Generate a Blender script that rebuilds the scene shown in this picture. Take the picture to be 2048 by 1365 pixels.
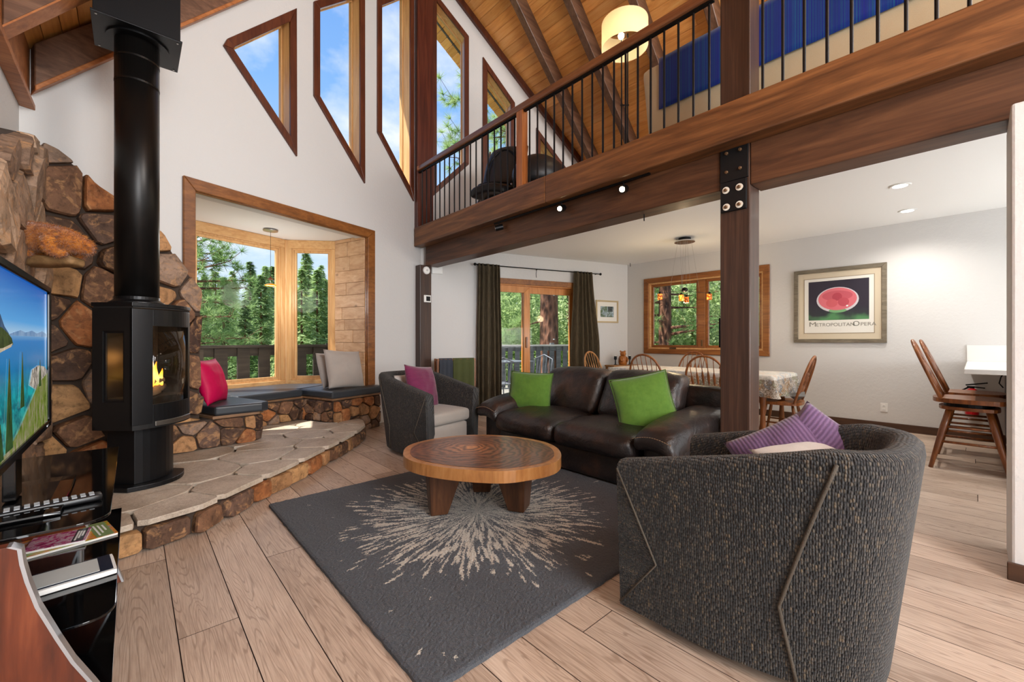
import bpy, bmesh, math, random
from mathutils import Vector, Matrix, noise
from mathutils.geometry import tessellate_polygon
R = random.Random(7)
PI = math.pi
for o in list(bpy.data.objects): bpy.data.objects.remove(o)
SC = bpy.context.scene
COL = SC.collection
# ---------------------------------------------------------------- camera
cam = bpy.data.objects.new('camera', bpy.data.cameras.new('camera'))
COL.objects.link(cam)
cam.location = (0, 0, 1.15)
cam.rotation_euler = (PI/2, 0, -math.radians(42.168))
cam.data.sensor_width = 36.0
cam.data.lens = 14.73
cam.data.clip_start = 0.02
cam.data.clip_end = 500
SC.camera = cam
# ---------------------------------------------------------------- view
SC.view_settings.view_transform = 'Standard'
SC.view_settings.look = 'None'
SC.view_settings.gamma = 1.0
SC.view_settings.use_curve_mapping = False
SC.view_settings.exposure = 0.1
SC.cycles.max_bounces = 8; SC.cycles.glossy_bounces = 3; SC.cycles.transmission_bounces = 3; SC.cycles.transparent_max_bounces = 12
# ---------------------------------------------------------------- sky
wd = bpy.data.worlds.new('sky'); SC.world = wd; wd.use_nodes = True
wt = wd.node_tree; wt.nodes.clear()
def wn(t): return wt.nodes.new(t)
tc = wn('ShaderNodeTexCoord'); sx = wn('ShaderNodeSeparateXYZ'); wt.links.new(tc.outputs['Generated'], sx.inputs[0])
rmp = wn('ShaderNodeValToRGB'); wt.links.new(sx.outputs['Z'], rmp.inputs[0])
rmp.color_ramp.elements[0].position = 0.0; rmp.color_ramp.elements[0].color = (.78, .87, .98, 1)
rmp.color_ramp.elements[1].position = .75; rmp.color_ramp.elements[1].color = (.13, .32, .80, 1)
e_ = rmp.color_ramp.elements.new(.22); e_.color = (.52, .70, .95, 1)
e_ = rmp.color_ramp.elements.new(.48); e_.color = (.25, .48, .90, 1)
adz = wn('ShaderNodeMath'); adz.operation = 'ADD'; adz.inputs[1].default_value = .25; wt.links.new(sx.outputs['Z'], adz.inputs[0])
dx = wn('ShaderNodeMath'); dx.operation = 'DIVIDE'; wt.links.new(sx.outputs['X'], dx.inputs[0]); wt.links.new(adz.outputs[0], dx.inputs[1])
dy = wn('ShaderNodeMath'); dy.operation = 'DIVIDE'; wt.links.new(sx.outputs['Y'], dy.inputs[0]); wt.links.new(adz.outputs[0], dy.inputs[1])
cb = wn('ShaderNodeCombineXYZ'); wt.links.new(dx.outputs[0], cb.inputs[0]); wt.links.new(dy.outputs[0], cb.inputs[1])
cn = wn('ShaderNodeTexNoise'); cn.inputs['Scale'].default_value = 2.6; cn.inputs['Detail'].default_value = 7; cn.inputs['Roughness'].default_value = .58
wt.links.new(cb.outputs[0], cn.inputs['Vector'])
cr = wn('ShaderNodeValToRGB'); cr.color_ramp.elements[0].position = .46; cr.color_ramp.elements[1].position = .66
wt.links.new(cn.outputs['Fac'], cr.inputs[0])
cm = wn('ShaderNodeMath'); cm.operation = 'MULTIPLY'; cm.inputs[1].default_value = .85; wt.links.new(cr.outputs[0], cm.inputs[0])
mxw = wn('ShaderNodeMix'); mxw.data_type = 'RGBA'; wt.links.new(cm.outputs[0], mxw.inputs['Factor'])
wt.links.new(rmp.outputs[0], mxw.inputs['A']); mxw.inputs['B'].default_value = (.93, .95, 1.0, 1)
bg = wn('ShaderNodeBackground'); bg.inputs['Strength'].default_value = 1.1
wt.links.new(mxw.outputs['Result'], bg.inputs['Color'])
wo = wn('ShaderNodeOutputWorld'); wt.links.new(bg.outputs[0], wo.inputs['Surface'])
# ---------------------------------------------------------------- sun
sd = bpy.data.lights.new('sun', 'SUN'); sd.energy = 9.0; sd.angle = math.radians(.6); sd.color = (1, .95, .86)
sun = bpy.data.objects.new('sun', sd); COL.objects.link(sun); sun.location = (-6, 14, 30)
sun.rotation_euler = Vector((.48, -.24, -.84)).to_track_quat('-Z', 'Y').to_euler()
# ---------------------------------------------------------------- added fill lamps behind the camera, set in made-up back windows
def area(name, loc, d, sx_, sy_, power, col=(1, 1, 1)):
    l = bpy.data.lights.new(name, 'AREA'); l.shape = 'RECTANGLE'; l.size = sx_; l.size_y = sy_; l.energy = power; l.color = col
    o = bpy.data.objects.new(name, l); COL.objects.link(o); o.location = loc
    o.rotation_euler = Vector(d).to_track_quat('-Z', 'Y').to_euler()
    return o
area('fill_lamp_back', (1.3, -3.55, 2.6), (.12, 1, .0), 3.2, 3.6, 600, (.95, .98, 1))
area('fill_lamp_kitchen', (5.2, -3.55, 1.5), (0, 1, .3), 3.2, 1.7, 230, (.95, .98, 1))
area('fill_lamp_loft', (4.6, -3.55, 4.3), (0, 1, 0), 2.4, 2.0, 400, (1, .97, .93))

# ================================================================ helpers
def S(r, g, b):
    f = lambda c: (c/255/12.92) if c/255 <= .04045 else ((c/255+.055)/1.055)**2.4
    return (f(r), f(g), f(b), 1)
class NT:
    """small wrapper to wire a material"""
    def __init__(s, name):
        s.m = bpy.data.materials.new(name); s.m.use_nodes = True; s.t = s.m.node_tree
        s.b = s.t.nodes['Principled BSDF']; s.out = s.t.nodes['Material Output']
    def n(s, t, **k):
        q = s.t.nodes.new(t)
        for a, v in k.items(): setattr(q, a, v)
        return q
    def l(s, a, b): s.t.links.new(a, b)
    def val(s, sock, v):
        if hasattr(v, 'is_linked') or hasattr(v, 'links'): s.l(v, sock)
        else: sock.default_value = v
    def math(s, op, a, b=0.0, c=None, clamp=False):
        q = s.n('ShaderNodeMath', operation=op, use_clamp=clamp); s.val(q.inputs[0], a); s.val(q.inputs[1], b)
        if c is not None: s.val(q.inputs[2], c)
        return q.outputs[0]
    def coord(s, which='Object', scale=(1, 1, 1), rot=(0, 0, 0), rand=0.0):
        t = s.n('ShaderNodeTexCoord'); m = s.n('ShaderNodeMapping'); s.l(t.outputs[which], m.inputs['Vector'])
        m.inputs['Scale'].default_value = scale; m.inputs['Rotation'].default_value = rot
        if rand:
            oi = s.n('ShaderNodeObjectInfo'); k = s.math('MULTIPLY', oi.outputs['Random'], rand)
            cb = s.n('ShaderNodeCombineXYZ'); 
            for i in range(3): s.l(k, cb.inputs[i])
            s.l(cb.outputs[0], m.inputs['Location'])
        return m.outputs[0]
    def noise(s, vec, scale=5, detail=4, rough=.55, dist=0.0):
        q = s.n('ShaderNodeTexNoise'); s.l(vec, q.inputs['Vector']); q.inputs['Scale'].default_value = scale
        q.inputs['Detail'].default_value = detail; q.inputs['Roughness'].default_value = rough; q.inputs['Distortion'].default_value = dist
        return q.outputs['Fac']
    def vor(s, vec, scale=5, feature='F1', out='Distance'):
        q = s.n('ShaderNodeTexVoronoi', feature=feature); s.l(vec, q.inputs['Vector']); q.inputs['Scale'].default_value = scale
        return q.outputs[out]
    def ramp(s, fac, stops, interp='LINEAR'):
        q = s.n('ShaderNodeValToRGB'); s.l(fac, q.inputs[0]); cr = q.color_ramp; cr.interpolation = interp
        cr.elements[0].position, cr.elements[0].color = stops[0]
        cr.elements[1].position, cr.elements[1].color = stops[-1]
        for p, c in stops[1:-1]:
            e = cr.elements.new(p); e.color = c
        return q.outputs[0]
    def mix(s, fac, a, b, mode='MIX'):
        q = s.n('ShaderNodeMix', data_type='RGBA', blend_type=mode); s.val(q.inputs['Factor'], fac)
        s.val(q.inputs['A'], a); s.val(q.inputs['B'], b); return q.outputs['Result']
    def rand(s): return s.n('ShaderNodeObjectInfo').outputs['Random']
    def bump(s, h, strength=.3, dist=.01):
        q = s.n('ShaderNodeBump'); s.l(h, q.inputs['Height']); q.inputs['Strength'].default_value = strength; q.inputs['Distance'].default_value = dist
        s.l(q.outputs[0], s.b.inputs['Normal']); return q
    def col(s, c): s.val(s.b.inputs['Base Color'], c); return s
    def set(s, rough=.5, metal=0, coat=0, spec=.5, emit=None, estr=0, sheen=0, trans=0):
        b = s.b; s.val(b.inputs['Roughness'], rough); b.inputs['Metallic'].default_value = metal
        b.inputs['Coat Weight'].default_value = coat; b.inputs['Coat Roughness'].default_value = .12
        b.inputs['Specular IOR Level'].default_value = spec; b.inputs['Sheen Weight'].default_value = sheen
        if emit: s.val(b.inputs['Emission Color'], emit); b.inputs['Emission Strength'].default_value = estr
        return s
def grey(v): return (v, v, v, 1)
def m_plain(name, c, rough=.5, metal=0, coat=0, spec=.5, emit=None, estr=0, bump=0, bscale=40):
    n = NT(name); n.col(c).set(rough, metal, coat, spec, emit, estr)
    if bump: n.bump(n.noise(n.coord(), bscale, 4), bump, .004)
    return n.m
def m_wood(name, c1, c2, c3, axis=1, freq=14, stretch=12, rough=.42, coat=0.0, bump=.15, var=.18, knots=0, tint=None, spec=.4):
    n = NT(name); sc = [freq]*3; sc[axis] = freq/stretch
    v = n.coord('Object', tuple(sc), rand=31.0)
    f1 = n.noise(v, 1.0, 5, .6, 1.2)
    sc2 = [freq*5]*3; sc2[axis] = freq*5/(stretch*2.5)
    f2 = n.noise(n.coord('Object', tuple(sc2), rand=17.0), 1.0, 3, .6)
    f = n.math('ADD', n.math('MULTIPLY', f1, .72), n.math('MULTIPLY', f2, .28))
    c = n.ramp(f, [(.30, c1), (.50, c2), (.70, c3)])
    if knots:
        sk = [knots]*3; sk[axis] = knots*.55
        d = n.vor(n.coord('Object', tuple(sk), rand=9.0), 1.0)
        k = n.ramp(d, [(.035, grey(1)), (.10, grey(0))])
        c = n.mix(n.math('MULTIPLY', k, .8), c, tuple(x*.32 for x in c1[:3])+(1,))
    r = n.rand()
    hs = n.n('ShaderNodeHueSaturation'); n.l(c, hs.inputs['Color'])
    n.l(n.math('ADD', n.math('MULTIPLY', r, 2*var), 1-var), hs.inputs['Value'])
    n.col(hs.outputs[0]).set(rough, 0, coat, spec)
    n.bump(f, bump, .004)
    return n.m
def m_glass(name, tint=(1, 1, 1, 1), ior=1.45, mixf=1.0):
    n = NT(name); n.t.nodes.remove(n.b)
    tr = n.n('ShaderNodeBsdfTransparent'); tr.inputs[0].default_value = tint
    gl = n.n('ShaderNodeBsdfGlossy'); gl.inputs['Roughness'].default_value = .02
    g = n.n('ShaderNodeNewGeometry'); dt_ = n.n('ShaderNodeVectorMath', operation='DOT_PRODUCT'); n.l(g.outputs['Normal'], dt_.inputs[0]); n.l(g.outputs['Incoming'], dt_.inputs[1])
    sch = n.math('POWER', n.math('SUBTRACT', 1.0, n.math('ABSOLUTE', dt_.outputs['Value']), clamp=True), 5.0)
    mx = n.n('ShaderNodeMixShader'); n.l(n.math('MULTIPLY', n.math('MULTIPLY_ADD', sch, .9, .03), mixf, clamp=True), mx.inputs[0]); n.l(tr.outputs[0], mx.inputs[1]); n.l(gl.outputs[0], mx.inputs[2])
    n.l(mx.outputs[0], n.out.inputs['Surface']); return n.m

# ---------------------------------------------------------------- mesh building
class MB:
    def __init__(s): s.v = []; s.f = []
    def add(s, vs, fs):
        k = len(s.v); s.v += [tuple(p) for p in vs]; s.f += [tuple(i+k for i in f) for f in fs]; return s
    def box(s, c, d, rz=0, M=None):
        x, y, z = d[0]/2, d[1]/2, d[2]/2
        vs = [Vector((a, b, e)) for e in (-z, z) for a, b in ((-x, -y), (x, -y), (x, y), (-x, y))]
        if M is None: M = Matrix.Translation(c) @ Matrix.Rotation(rz, 4, 'Z')
        return s.add([M @ v for v in vs], [(3, 2, 1, 0), (4, 5, 6, 7), (0, 1, 5, 4), (1, 2, 6, 5), (2, 3, 7, 6), (3, 0, 4, 7)])
    def b2(s, a, b):
        return s.box([(a[i]+b[i])/2 for i in range(3)], [abs(a[i]-b[i]) for i in range(3)])
    def bar(s, p, q, w, h, up=(0, 0, 1)):
        p, q = Vector(p), Vector(q); d = q-p; L = d.length; d.normalize(); u = Vector(up)
        sdv = d.cross(u)
        if sdv.length < 1e-5: sdv = Vector((1, 0, 0))
        sdv.normalize(); u = sdv.cross(d)
        vs = [c + sdv*a*w/2 + u*b*h/2 for c in (p, q) for a, b in ((-1, -1), (1, -1), (1, 1), (-1, 1))]
        return s.add(vs, [(3, 2, 1, 0), (4, 5, 6, 7), (0, 1, 5, 4), (1, 2, 6, 5), (2, 3, 7, 6), (3, 0, 4, 7)])
    def prism(s, poly, P, d0, d1):
        """poly list of 2d, P(a,b,d)->vec"""
        n = len(poly)
        tr = tessellate_polygon([[Vector((p[0], p[1], 0)) for p in poly]])
        vs = [P(p[0], p[1], d0) for p in poly] + [P(p[0], p[1], d1) for p in poly]
        fs = [tuple(t) for t in tr] + [tuple(n+i for i in reversed(t)) for t in tr]
        fs += [(i, (i+1) % n, n+(i+1) % n, n+i) for i in range(n)]
        return s.add(vs, fs)
    def zp(s, poly, z0, z1): return s.prism(poly, lambda a, b, d: (a, b, d), z0, z1)
    def tube(s, pts, r, n=8, cap=True, closed=False, flat=1.0, up=None):
        pts = [Vector(p) for p in pts]; k = len(pts); rs = r if isinstance(r, (list, tuple)) else [r]*k
        base = len(s.v); prev = None
        for i, p in enumerate(pts):
            if closed: d = pts[(i+1) % k]-pts[i-1]
            else: d = pts[min(i+1, k-1)]-pts[max(i-1, 0)]
            d.normalize()
            if up is not None: a = Vector(up) - d*Vector(up).dot(d)
            elif prev is None: a = d.orthogonal()
            else: a = prev - d*prev.dot(d)
            a.normalize(); prev = a; b = d.cross(a)
            for j in range(n):
                t = 2*PI*j/n; s.v.append(tuple(p + a*math.cos(t)*rs[i]*flat + b*math.sin(t)*rs[i]))
        for i in range(k if closed else k-1):
            i2 = (i+1) % k
            for j in range(n):
                j2 = (j+1) % n; s.f.append((base+i*n+j, base+i*n+j2, base+i2*n+j2, base+i2*n+j))
        if cap and not closed:
            s.f.append(tuple(base+j for j in reversed(range(n)))); s.f.append(tuple(base+(k-1)*n+j for j in range(n)))
        return s
    def lathe(s, prof, n=16, c=(0, 0, 0), sx=1, sy=1, M=None):
        base = len(s.v); k = len(prof)
        for r, z in prof:
            for j in range(n):
                t = 2*PI*j/n; p = Vector((r*math.cos(t)*sx, r*math.sin(t)*sy, z))
                s.v.append(tuple((M @ p) if M else (p+Vector(c))))
        for i in range(k-1):
            for j in range(n):
                j2 = (j+1) % n; s.f.append((base+i*n+j, base+i*n+j2, base+(i+1)*n+j2, base+(i+1)*n+j))
        s.f.append(tuple(base+j for j in reversed(range(n)))); s.f.append(tuple(base+(k-1)*n+j for j in range(n)))
        return s
    def rbox(s, c, d, r=.05, n=6, fn=None, M=None):
        """rounded, subdivided box; fn deforms local points"""
        h = Vector((d[0]/2, d[1]/2, d[2]/2)); r = min(r, min(h)*.999); idx = {}; base = len(s.v)
        def vert(p):
            key = tuple(round(x, 4) for x in p)
            if key in idx: return idx[key]
            q = Vector([p[i]*h[i] for i in range(3)])
            inn = Vector([max(-(h[i]-r), min(h[i]-r, q[i])) for i in range(3)])
            df = q-inn
            if df.length > 1e-9: q = inn + df.normalized()*r
            if fn: q = fn(Vector(q), h)
            q = (M @ Vector(q)) if M else Vector(q)+Vector(c)
            idx[key] = len(s.v); s.v.append(tuple(q)); return idx[key]
        g = [math.sin((-1+2*i/n)*PI/2*.92)/math.sin(PI/2*.92) for i in range(n+1)]
        for ax in range(3):
            for sg in (-1, 1):
                for i in range(n):
                    for j in range(n):
                        qs = []
                        for a, b in ((i, j), (i+1, j), (i+1, j+1), (i, j+1)):
                            p = [0, 0, 0]; p[ax] = sg; p[(ax+1) % 3] = g[a]; p[(ax+2) % 3] = g[b]; qs.append(vert(p))
                        s.f.append(tuple(qs) if sg > 0 else tuple(reversed(qs)))
        return s
    def ball(s, c, r, nu=14, nv=9, M=None, fn=None):
        r = r if isinstance(r, (tuple, list)) else (r, r, r)
        base = len(s.v)
        def put(p):
            if fn: p = fn(p)
            s.v.append(tuple((M @ p) if M else p+Vector(c)))
        put(Vector((0, 0, -r[2])))
        for i in range(1, nv):
            t = -PI/2+PI*i/nv
            for j in range(nu):
                u = 2*PI*j/nu; put(Vector((r[0]*math.cos(t)*math.cos(u), r[1]*math.cos(t)*math.sin(u), r[2]*math.sin(t))))
        put(Vector((0, 0, r[2]))); top = len(s.v)-1
        for j in range(nu):
            s.f.append((base, base+1+(j+1) % nu, base+1+j))
            s.f.append((top, base+1+(nv-2)*nu+j, base+1+(nv-2)*nu+(j+1) % nu))
        for i in range(nv-2):
            for j in range(nu):
                a = base+1+i*nu; j2 = (j+1) % nu; s.f.append((a+j, a+j2, a+nu+j2, a+nu+j))
        return s
    def grid(s, P, nu, nv):
        base = len(s.v)
        for i in range(nu+1):
            for j in range(nv+1): s.v.append(tuple(P(i/nu, j/nv)))
        for i in range(nu):
            for j in range(nv):
                a = base+i*(nv+1)+j; s.f.append((a, a+nv+1, a+nv+2, a+1))
        return s
    def build(s, name, m, parent=None, smooth=False, bevel=0, seg=2, sub=0, recalc=True):
        me = bpy.data.meshes.new(name); me.from_pydata(s.v, [], s.f)
        if recalc and len(s.f) < 40000:
            bm = bmesh.new(); bm.from_mesh(me); bmesh.ops.recalc_face_normals(bm, faces=bm.faces); bm.to_mesh(me); bm.free()
        if m: me.materials.append(m)
        o = bpy.data.objects.new(name, me); COL.objects.link(o)
        if parent is not None: o.parent = parent
        if smooth: me.polygons.foreach_set('use_smooth', [True]*len(me.polygons))
        if bevel:
            b = o.modifiers.new('bevel', 'BEVEL'); b.width = bevel; b.segments = seg; b.limit_method = 'ANGLE'; b.angle_limit = math.radians(40)
            b.harden_normals = False
        if sub:
            u = o.modifiers.new('sub', 'SUBSURF'); u.levels = sub; u.render_levels = sub
        return o
def tag(o, label, cat, group=None, kind=None):
    o['label'] = label; o['category'] = cat
    if group: o['group'] = group
    if kind: o['kind'] = kind
    return o
def thing(name, label, cat, loc=(0, 0, 0), rz=0, group=None, kind=None):
    o = bpy.data.objects.new(name, None); COL.objects.link(o); o.location = loc; o.rotation_euler = (0, 0, rz); o.empty_display_size = .1
    return tag(o, label, cat, group, kind)
def struct(o, label=None, cat=None):
    o['kind'] = 'structure'
    if label: o['label'] = label
    if cat: o['category'] = cat
    return o
def sempty(name, label, cat):
    return struct(thing(name, label, cat), label, cat)
def copytree(o, parent=None):
    c = o.copy(); COL.objects.link(c); c.parent = parent
    for ch in list(o.children): copytree(ch, c)
    return c
def inset(poly, w):
    n = len(poly); A = sum(poly[i][0]*poly[(i+1) % n][1]-poly[(i+1) % n][0]*poly[i][1] for i in range(n)); sg = 1 if A > 0 else -1
    L = []
    for i in range(n):
        p, q = Vector(poly[i]), Vector(poly[(i+1) % n]); d = (q-p).normalized(); nn = Vector((-d.y, d.x))*sg
        L.append((p+nn*w, d))
    out = []
    for i in range(n):
        p, d = L[i-1]; q, e = L[i]; cr_ = d.x*e.y-d.y*e.x
        if abs(cr_) < 1e-6: out.append(tuple(q)); continue
        t = ((q-p).x*e.y-(q-p).y*e.x)/cr_; out.append(tuple(p+d*t))
    return out
def area2(p): return abs(sum(p[i][0]*p[(i+1) % len(p)][1]-p[(i+1) % len(p)][0]*p[i][1] for i in range(len(p))))/2
def frame_boards(poly, w, P, d0, d1, m, parent, name='casing', bevel=.004):
    inn = inset(poly, w); n = len(poly)
    for i in range(n):
        j = (i+1) % n
        MB().prism([poly[i], poly[j], inn[j], inn[i]], P, d0, d1).build(name, m, parent, bevel=bevel, seg=1)
    return inn
def wall_holes(name, outline, holes, P, th, m, parent=None):
    loops = [outline]+holes; flat = [p for L in loops for p in L]
    tr = tessellate_polygon([[Vector((p[0], p[1], 0)) for p in L] for L in loops]); n = len(flat)
    vs = [P(p[0], p[1], 0) for p in flat]+[P(p[0], p[1], th) for p in flat]
    fs = [tuple(t) for t in tr]+[tuple(n+i for i in reversed(t)) for t in tr]
    k = 0
    for L in loops:
        c = len(L)
        for i in range(c):
            a, b = k+i, k+(i+1) % c; fs.append((a, b, n+b, n+a))
        k += c
    return MB().add(vs, fs).build(name, m, parent)
# ---------------------------------------------------------------- stones from a voronoi diagram
def clip_half(poly, p, nrm):
    out = []
    for i in range(len(poly)):
        a, b = poly[i], poly[(i+1) % len(poly)]
        da = (a[0]-p[0])*nrm[0]+(a[1]-p[1])*nrm[1]; db = (b[0]-p[0])*nrm[0]+(b[1]-p[1])*nrm[1]
        if da <= 0: out.append(a)
        if (da < 0 < db) or (db < 0 < da):
            t = da/(da-db); out.append((a[0]+(b[0]-a[0])*t, a[1]+(b[1]-a[1])*t))
    return out
def inside(p, poly):
    c = False; j = len(poly)-1
    for i in range(len(poly)):
        if (poly[i][1] > p[1]) != (poly[j][1] > p[1]) and p[0] < (poly[j][0]-poly[i][0])*(p[1]-poly[i][1])/(poly[j][1]-poly[i][1])+poly[i][0]: c = not c
        j = i
    return c
def cells(region, size, asp=1.0, seed=1, tries=3000, jit=.0):
    rr = random.Random(seed); xs = [p[0] for p in region]; ys = [p[1] for p in region]; sd_ = []
    for _ in range(tries):
        p = (rr.uniform(min(xs), max(xs)), rr.uniform(min(ys), max(ys))); lim = size*rr.uniform(.65, 1.25)
        if inside(p, region) and all(((p[0]-q[0])/asp)**2+(p[1]-q[1])**2 > ((lim+q[2])/2)**2 for q in sd_): sd_.append((p[0], p[1], lim))
    out = []
    for i, p in enumerate(sd_):
        c = list(region)
        for j, q in enumerate(sd_):
            if i == j: continue
            dx_, dy_ = q[0]-p[0], q[1]-p[1]
            dd = math.hypot(dx_, dy_)
            if dd > size*5*max(asp, 1/asp): continue
            w = .5+.0*(q[2]-p[2])
            c = clip_half(c, (p[0]+dx_*w, p[1]+dy_*w), (dx_/asp/asp, dy_))
            if len(c) < 3: break
        if len(c) >= 3 and area2(c) > (size*.22)**2: out.append(c)
    return out
def smooth_poly(c, it=1, k=.25):
    for _ in range(it):
        o = []
        for i in range(len(c)):
            a, b = c[i], c[(i+1) % len(c)]
            o += [(a[0]*(1-k)+b[0]*k, a[1]*(1-k)+b[1]*k), (a[0]*k+b[0]*(1-k), a[1]*k+b[1]*(1-k))]
        c = o
    return c
def scale_poly(c, cx_, cy_, s_): return [(cx_+(p[0]-cx_)*s_, cy_+(p[1]-cy_)*s_) for p in c]
def stone(poly, P, th, gap, m, parent, name='stone', rough=.012, rr=R, flat=False):
    """poly cell -> stone of thickness th, standing proud of the mortar"""
    cx_ = sum(p[0] for p in poly)/len(poly); cy_ = sum(p[1] for p in poly)/len(poly)
    mean = sum(math.hypot(p[0]-cx_, p[1]-cy_) for p in poly)/len(poly)
    s_ = max(.4, 1-gap/max(mean, .01))
    c = smooth_poly(scale_poly(poly, cx_, cy_, s_), 1, .14)
    seed = rr.uniform(0, 99)
    cl = []
    for a, b in c:
        t = noise.noise(Vector((a*9, b*9, seed)))*rough*1.2; d = math.hypot(a-cx_, b-cy_) or 1
        cl.append((a+(a-cx_)/d*t, b+(b-cy_)/d*t))
    n = len(cl); vs = []; fs = []
    rings = ((1.0, 0), (1.0, .66), (.94, .95), (.55, 1.0)) if not flat else ((1.0, 0), (1.0, .8), (.985, 1.0))
    tx, ty = rr.uniform(-1, 1), rr.uniform(-1, 1)
    for sc, dp in rings:
        for a, b in scale_poly(cl, cx_, cy_, sc):
            bumpz = noise.noise(Vector((a*11, b*11, seed+5)))*rough*(1 if dp > .5 else 0)
            tilt = (tx*(a-cx_)+ty*(b-cy_))*.12*dp*(0 if flat else 1)
            vs.append(P(a, b, th*dp+bumpz+tilt))
    vs.append(P(cx_, cy_, th*1.0+noise.noise(Vector((cx_*11, cy_*11, seed+5)))*rough))
    k = len(rings)
    for r_ in range(k-1):
        for i in range(n):
            j = (i+1) % n; fs.append((r_*n+i, r_*n+j, (r_+1)*n+j, (r_+1)*n+i))
    for i in range(n): fs.append(((k-1)*n+i, (k-1)*n+(i+1) % n, k*n))
    return MB().add(vs, fs).build(name, m, parent, smooth=False)
# ================================================================ materials
def _plank():
    n = NT('floor_oak'); v = n.coord('Object', (8, .55, 1), rand=53.0)
    f = n.noise(v, 1.0, 2.5, .5, .3)
    rings = n.math('SINE', n.math('MULTIPLY', f, 190))
    ln = n.ramp(rings, [(.62, grey(0)), (1.0, grey(1))])
    fine = n.noise(n.coord('Object', (160, 7, 1), rand=11.0), 1, 3, .6)
    patch = n.noise(n.coord('Object', (3, 1.1, 1), rand=7.0), 1, 3, .55)
    c = n.ramp(n.math('ADD', n.math('MULTIPLY', fine, .5), n.math('MULTIPLY', patch, .5)),
               [(.34, S(158, 135, 117)), (.52, S(191, 169, 151)), (.68, S(209, 190, 173))])
    c = n.mix(n.math('MULTIPLY', ln, .42), c, S(116, 90, 72))
    hs = n.n('ShaderNodeHueSaturation'); n.l(c, hs.inputs['Color']); n.l(n.math('ADD', n.math('MULTIPLY', n.rand(), .22), .86), hs.inputs['Value'])
    n.col(hs.outputs[0]).set(n.math('ADD', n.math('MULTIPLY', fine, .18), .36), spec=.38)
    n.bump(n.math('ADD', n.math('MULTIPLY', ln, -.6), fine), .14, .003)
    return n.m
MF = _plank(); MKERF = m_plain('dark_plank_edge', S(66, 48, 37), .8)
def _paint(name, c, b=.4):
    n = NT(name); v = n.coord()
    n.col(c).set(.62, spec=.25); n.bump(n.math('ADD', n.noise(v, 26, 4, .6), n.math('MULTIPLY', n.noise(v, 90, 2), .35)), b, .006); return n.m
MW = _paint('white_plaster', S(208, 206, 204)); MCEIL = _paint('ceiling_paint', S(240, 239, 237), .12)
MBEAM = m_wood('stained_beam', S(64, 38, 21), S(106, 67, 38), S(142, 94, 54), 1, 9, 10, .48, .08, .12, .08, knots=1.6)
MBEAMD = m_wood('dark_stained_beam', S(50, 30, 19), S(82, 51, 32), S(110, 72, 46), 1, 9, 10, .5, .05, .12, .08, knots=1.6)
MBEAMZ = m_wood('stained_post', S(40, 27, 21), S(62, 43, 34), S(86, 60, 46), 2, 24, 30, .45, .08, .12, .06)
MRAFT = m_wood('rafter_wood', S(66, 43, 32), S(100, 71, 54), S(132, 98, 76), 0, 9, 9, .5, .1, .12, .1, knots=1.3)
MRAFTL = m_wood('frieze_and_lit_underside_wood', S(120, 68, 36), S(160, 98, 54), S(186, 124, 76), 0, 9, 9, .5, .1, .12, .1)  # plain frieze wood; on rafter undersides the pale tone paints in light
MBOARD = m_wood('pine_ceiling_board', S(196, 128, 64), S(226, 160, 88), S(237, 183, 115), 1, 10, 10, .38, .2, .1, .14, knots=3.2)
MTRIM = m_wood('redbrown_trim', S(60, 28, 18), S(88, 44, 27), S(108, 58, 34), 2, 12, 8, .4, .2, .08, .08)
MTRIM2 = m_wood('brown_trim', S(92, 52, 22), S(126, 76, 34), S(152, 98, 48), 0, 12, 8, .4, .2, .08, .08)
MPINE = m_wood('honey_pine', S(184, 132, 80), S(208, 162, 108), S(222, 182, 130), 2, 12, 10, .4, .2, .06, .06)
MPINEU = m_wood('honey_pine_rail', S(184, 132, 80), S(208, 162, 108), S(222, 182, 130), 0, 12, 10, .4, .2, .06, .06)
MPANEL = m_wood('bay_panel_board', S(168, 126, 88), S(196, 156, 118), S(212, 176, 140), 1, 9, 7, .55, 0, .1, .1, knots=4)
MEAVE = m_wood('eave_timber', S(62, 58, 58), S(78, 74, 74), S(96, 92, 90), 1, 10, 8, .7, 0, .1, .08)
MGLASS = m_glass('window_glass', (.98, .99, .985, 1), mixf=.2)
MBLK = m_plain('black_metal', S(18, 18, 20), .42, .6)
MIRON = m_plain('black_iron', S(26, 26, 28), .5, .5, bump=.1)
MWHT = m_plain('white_plastic', S(232, 231, 228), .4)
MBASE = m_wood('dark_baseboard', S(52, 34, 24), S(72, 48, 33), S(90, 62, 44), 1, 10, 10, .45, 0, .06, .05)
# ================================================================ the setting
SL = .32; K = math.sqrt(1+SL*SL); NX, NY = SL/K, 1/K
XL, XR = -.60, 7.24
def wy(x): return 5.84-SL*abs(x-3.36)
def PL(x, z, d): return (x-NX*d, wy(x)+NY*d, z)          # left half of the prow wall, d outwards
def PR(x, z, d): return (x+NX*d, wy(x)+NY*d, z)
def zl(x): return 3.607+1.22*x
def zr(x): return 10.576-.997*x
def bl(x): return zl(x)+.33
def br(x): return zr(x)+.13
RX = (10.706-3.937)/(1.22+.997)
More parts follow.
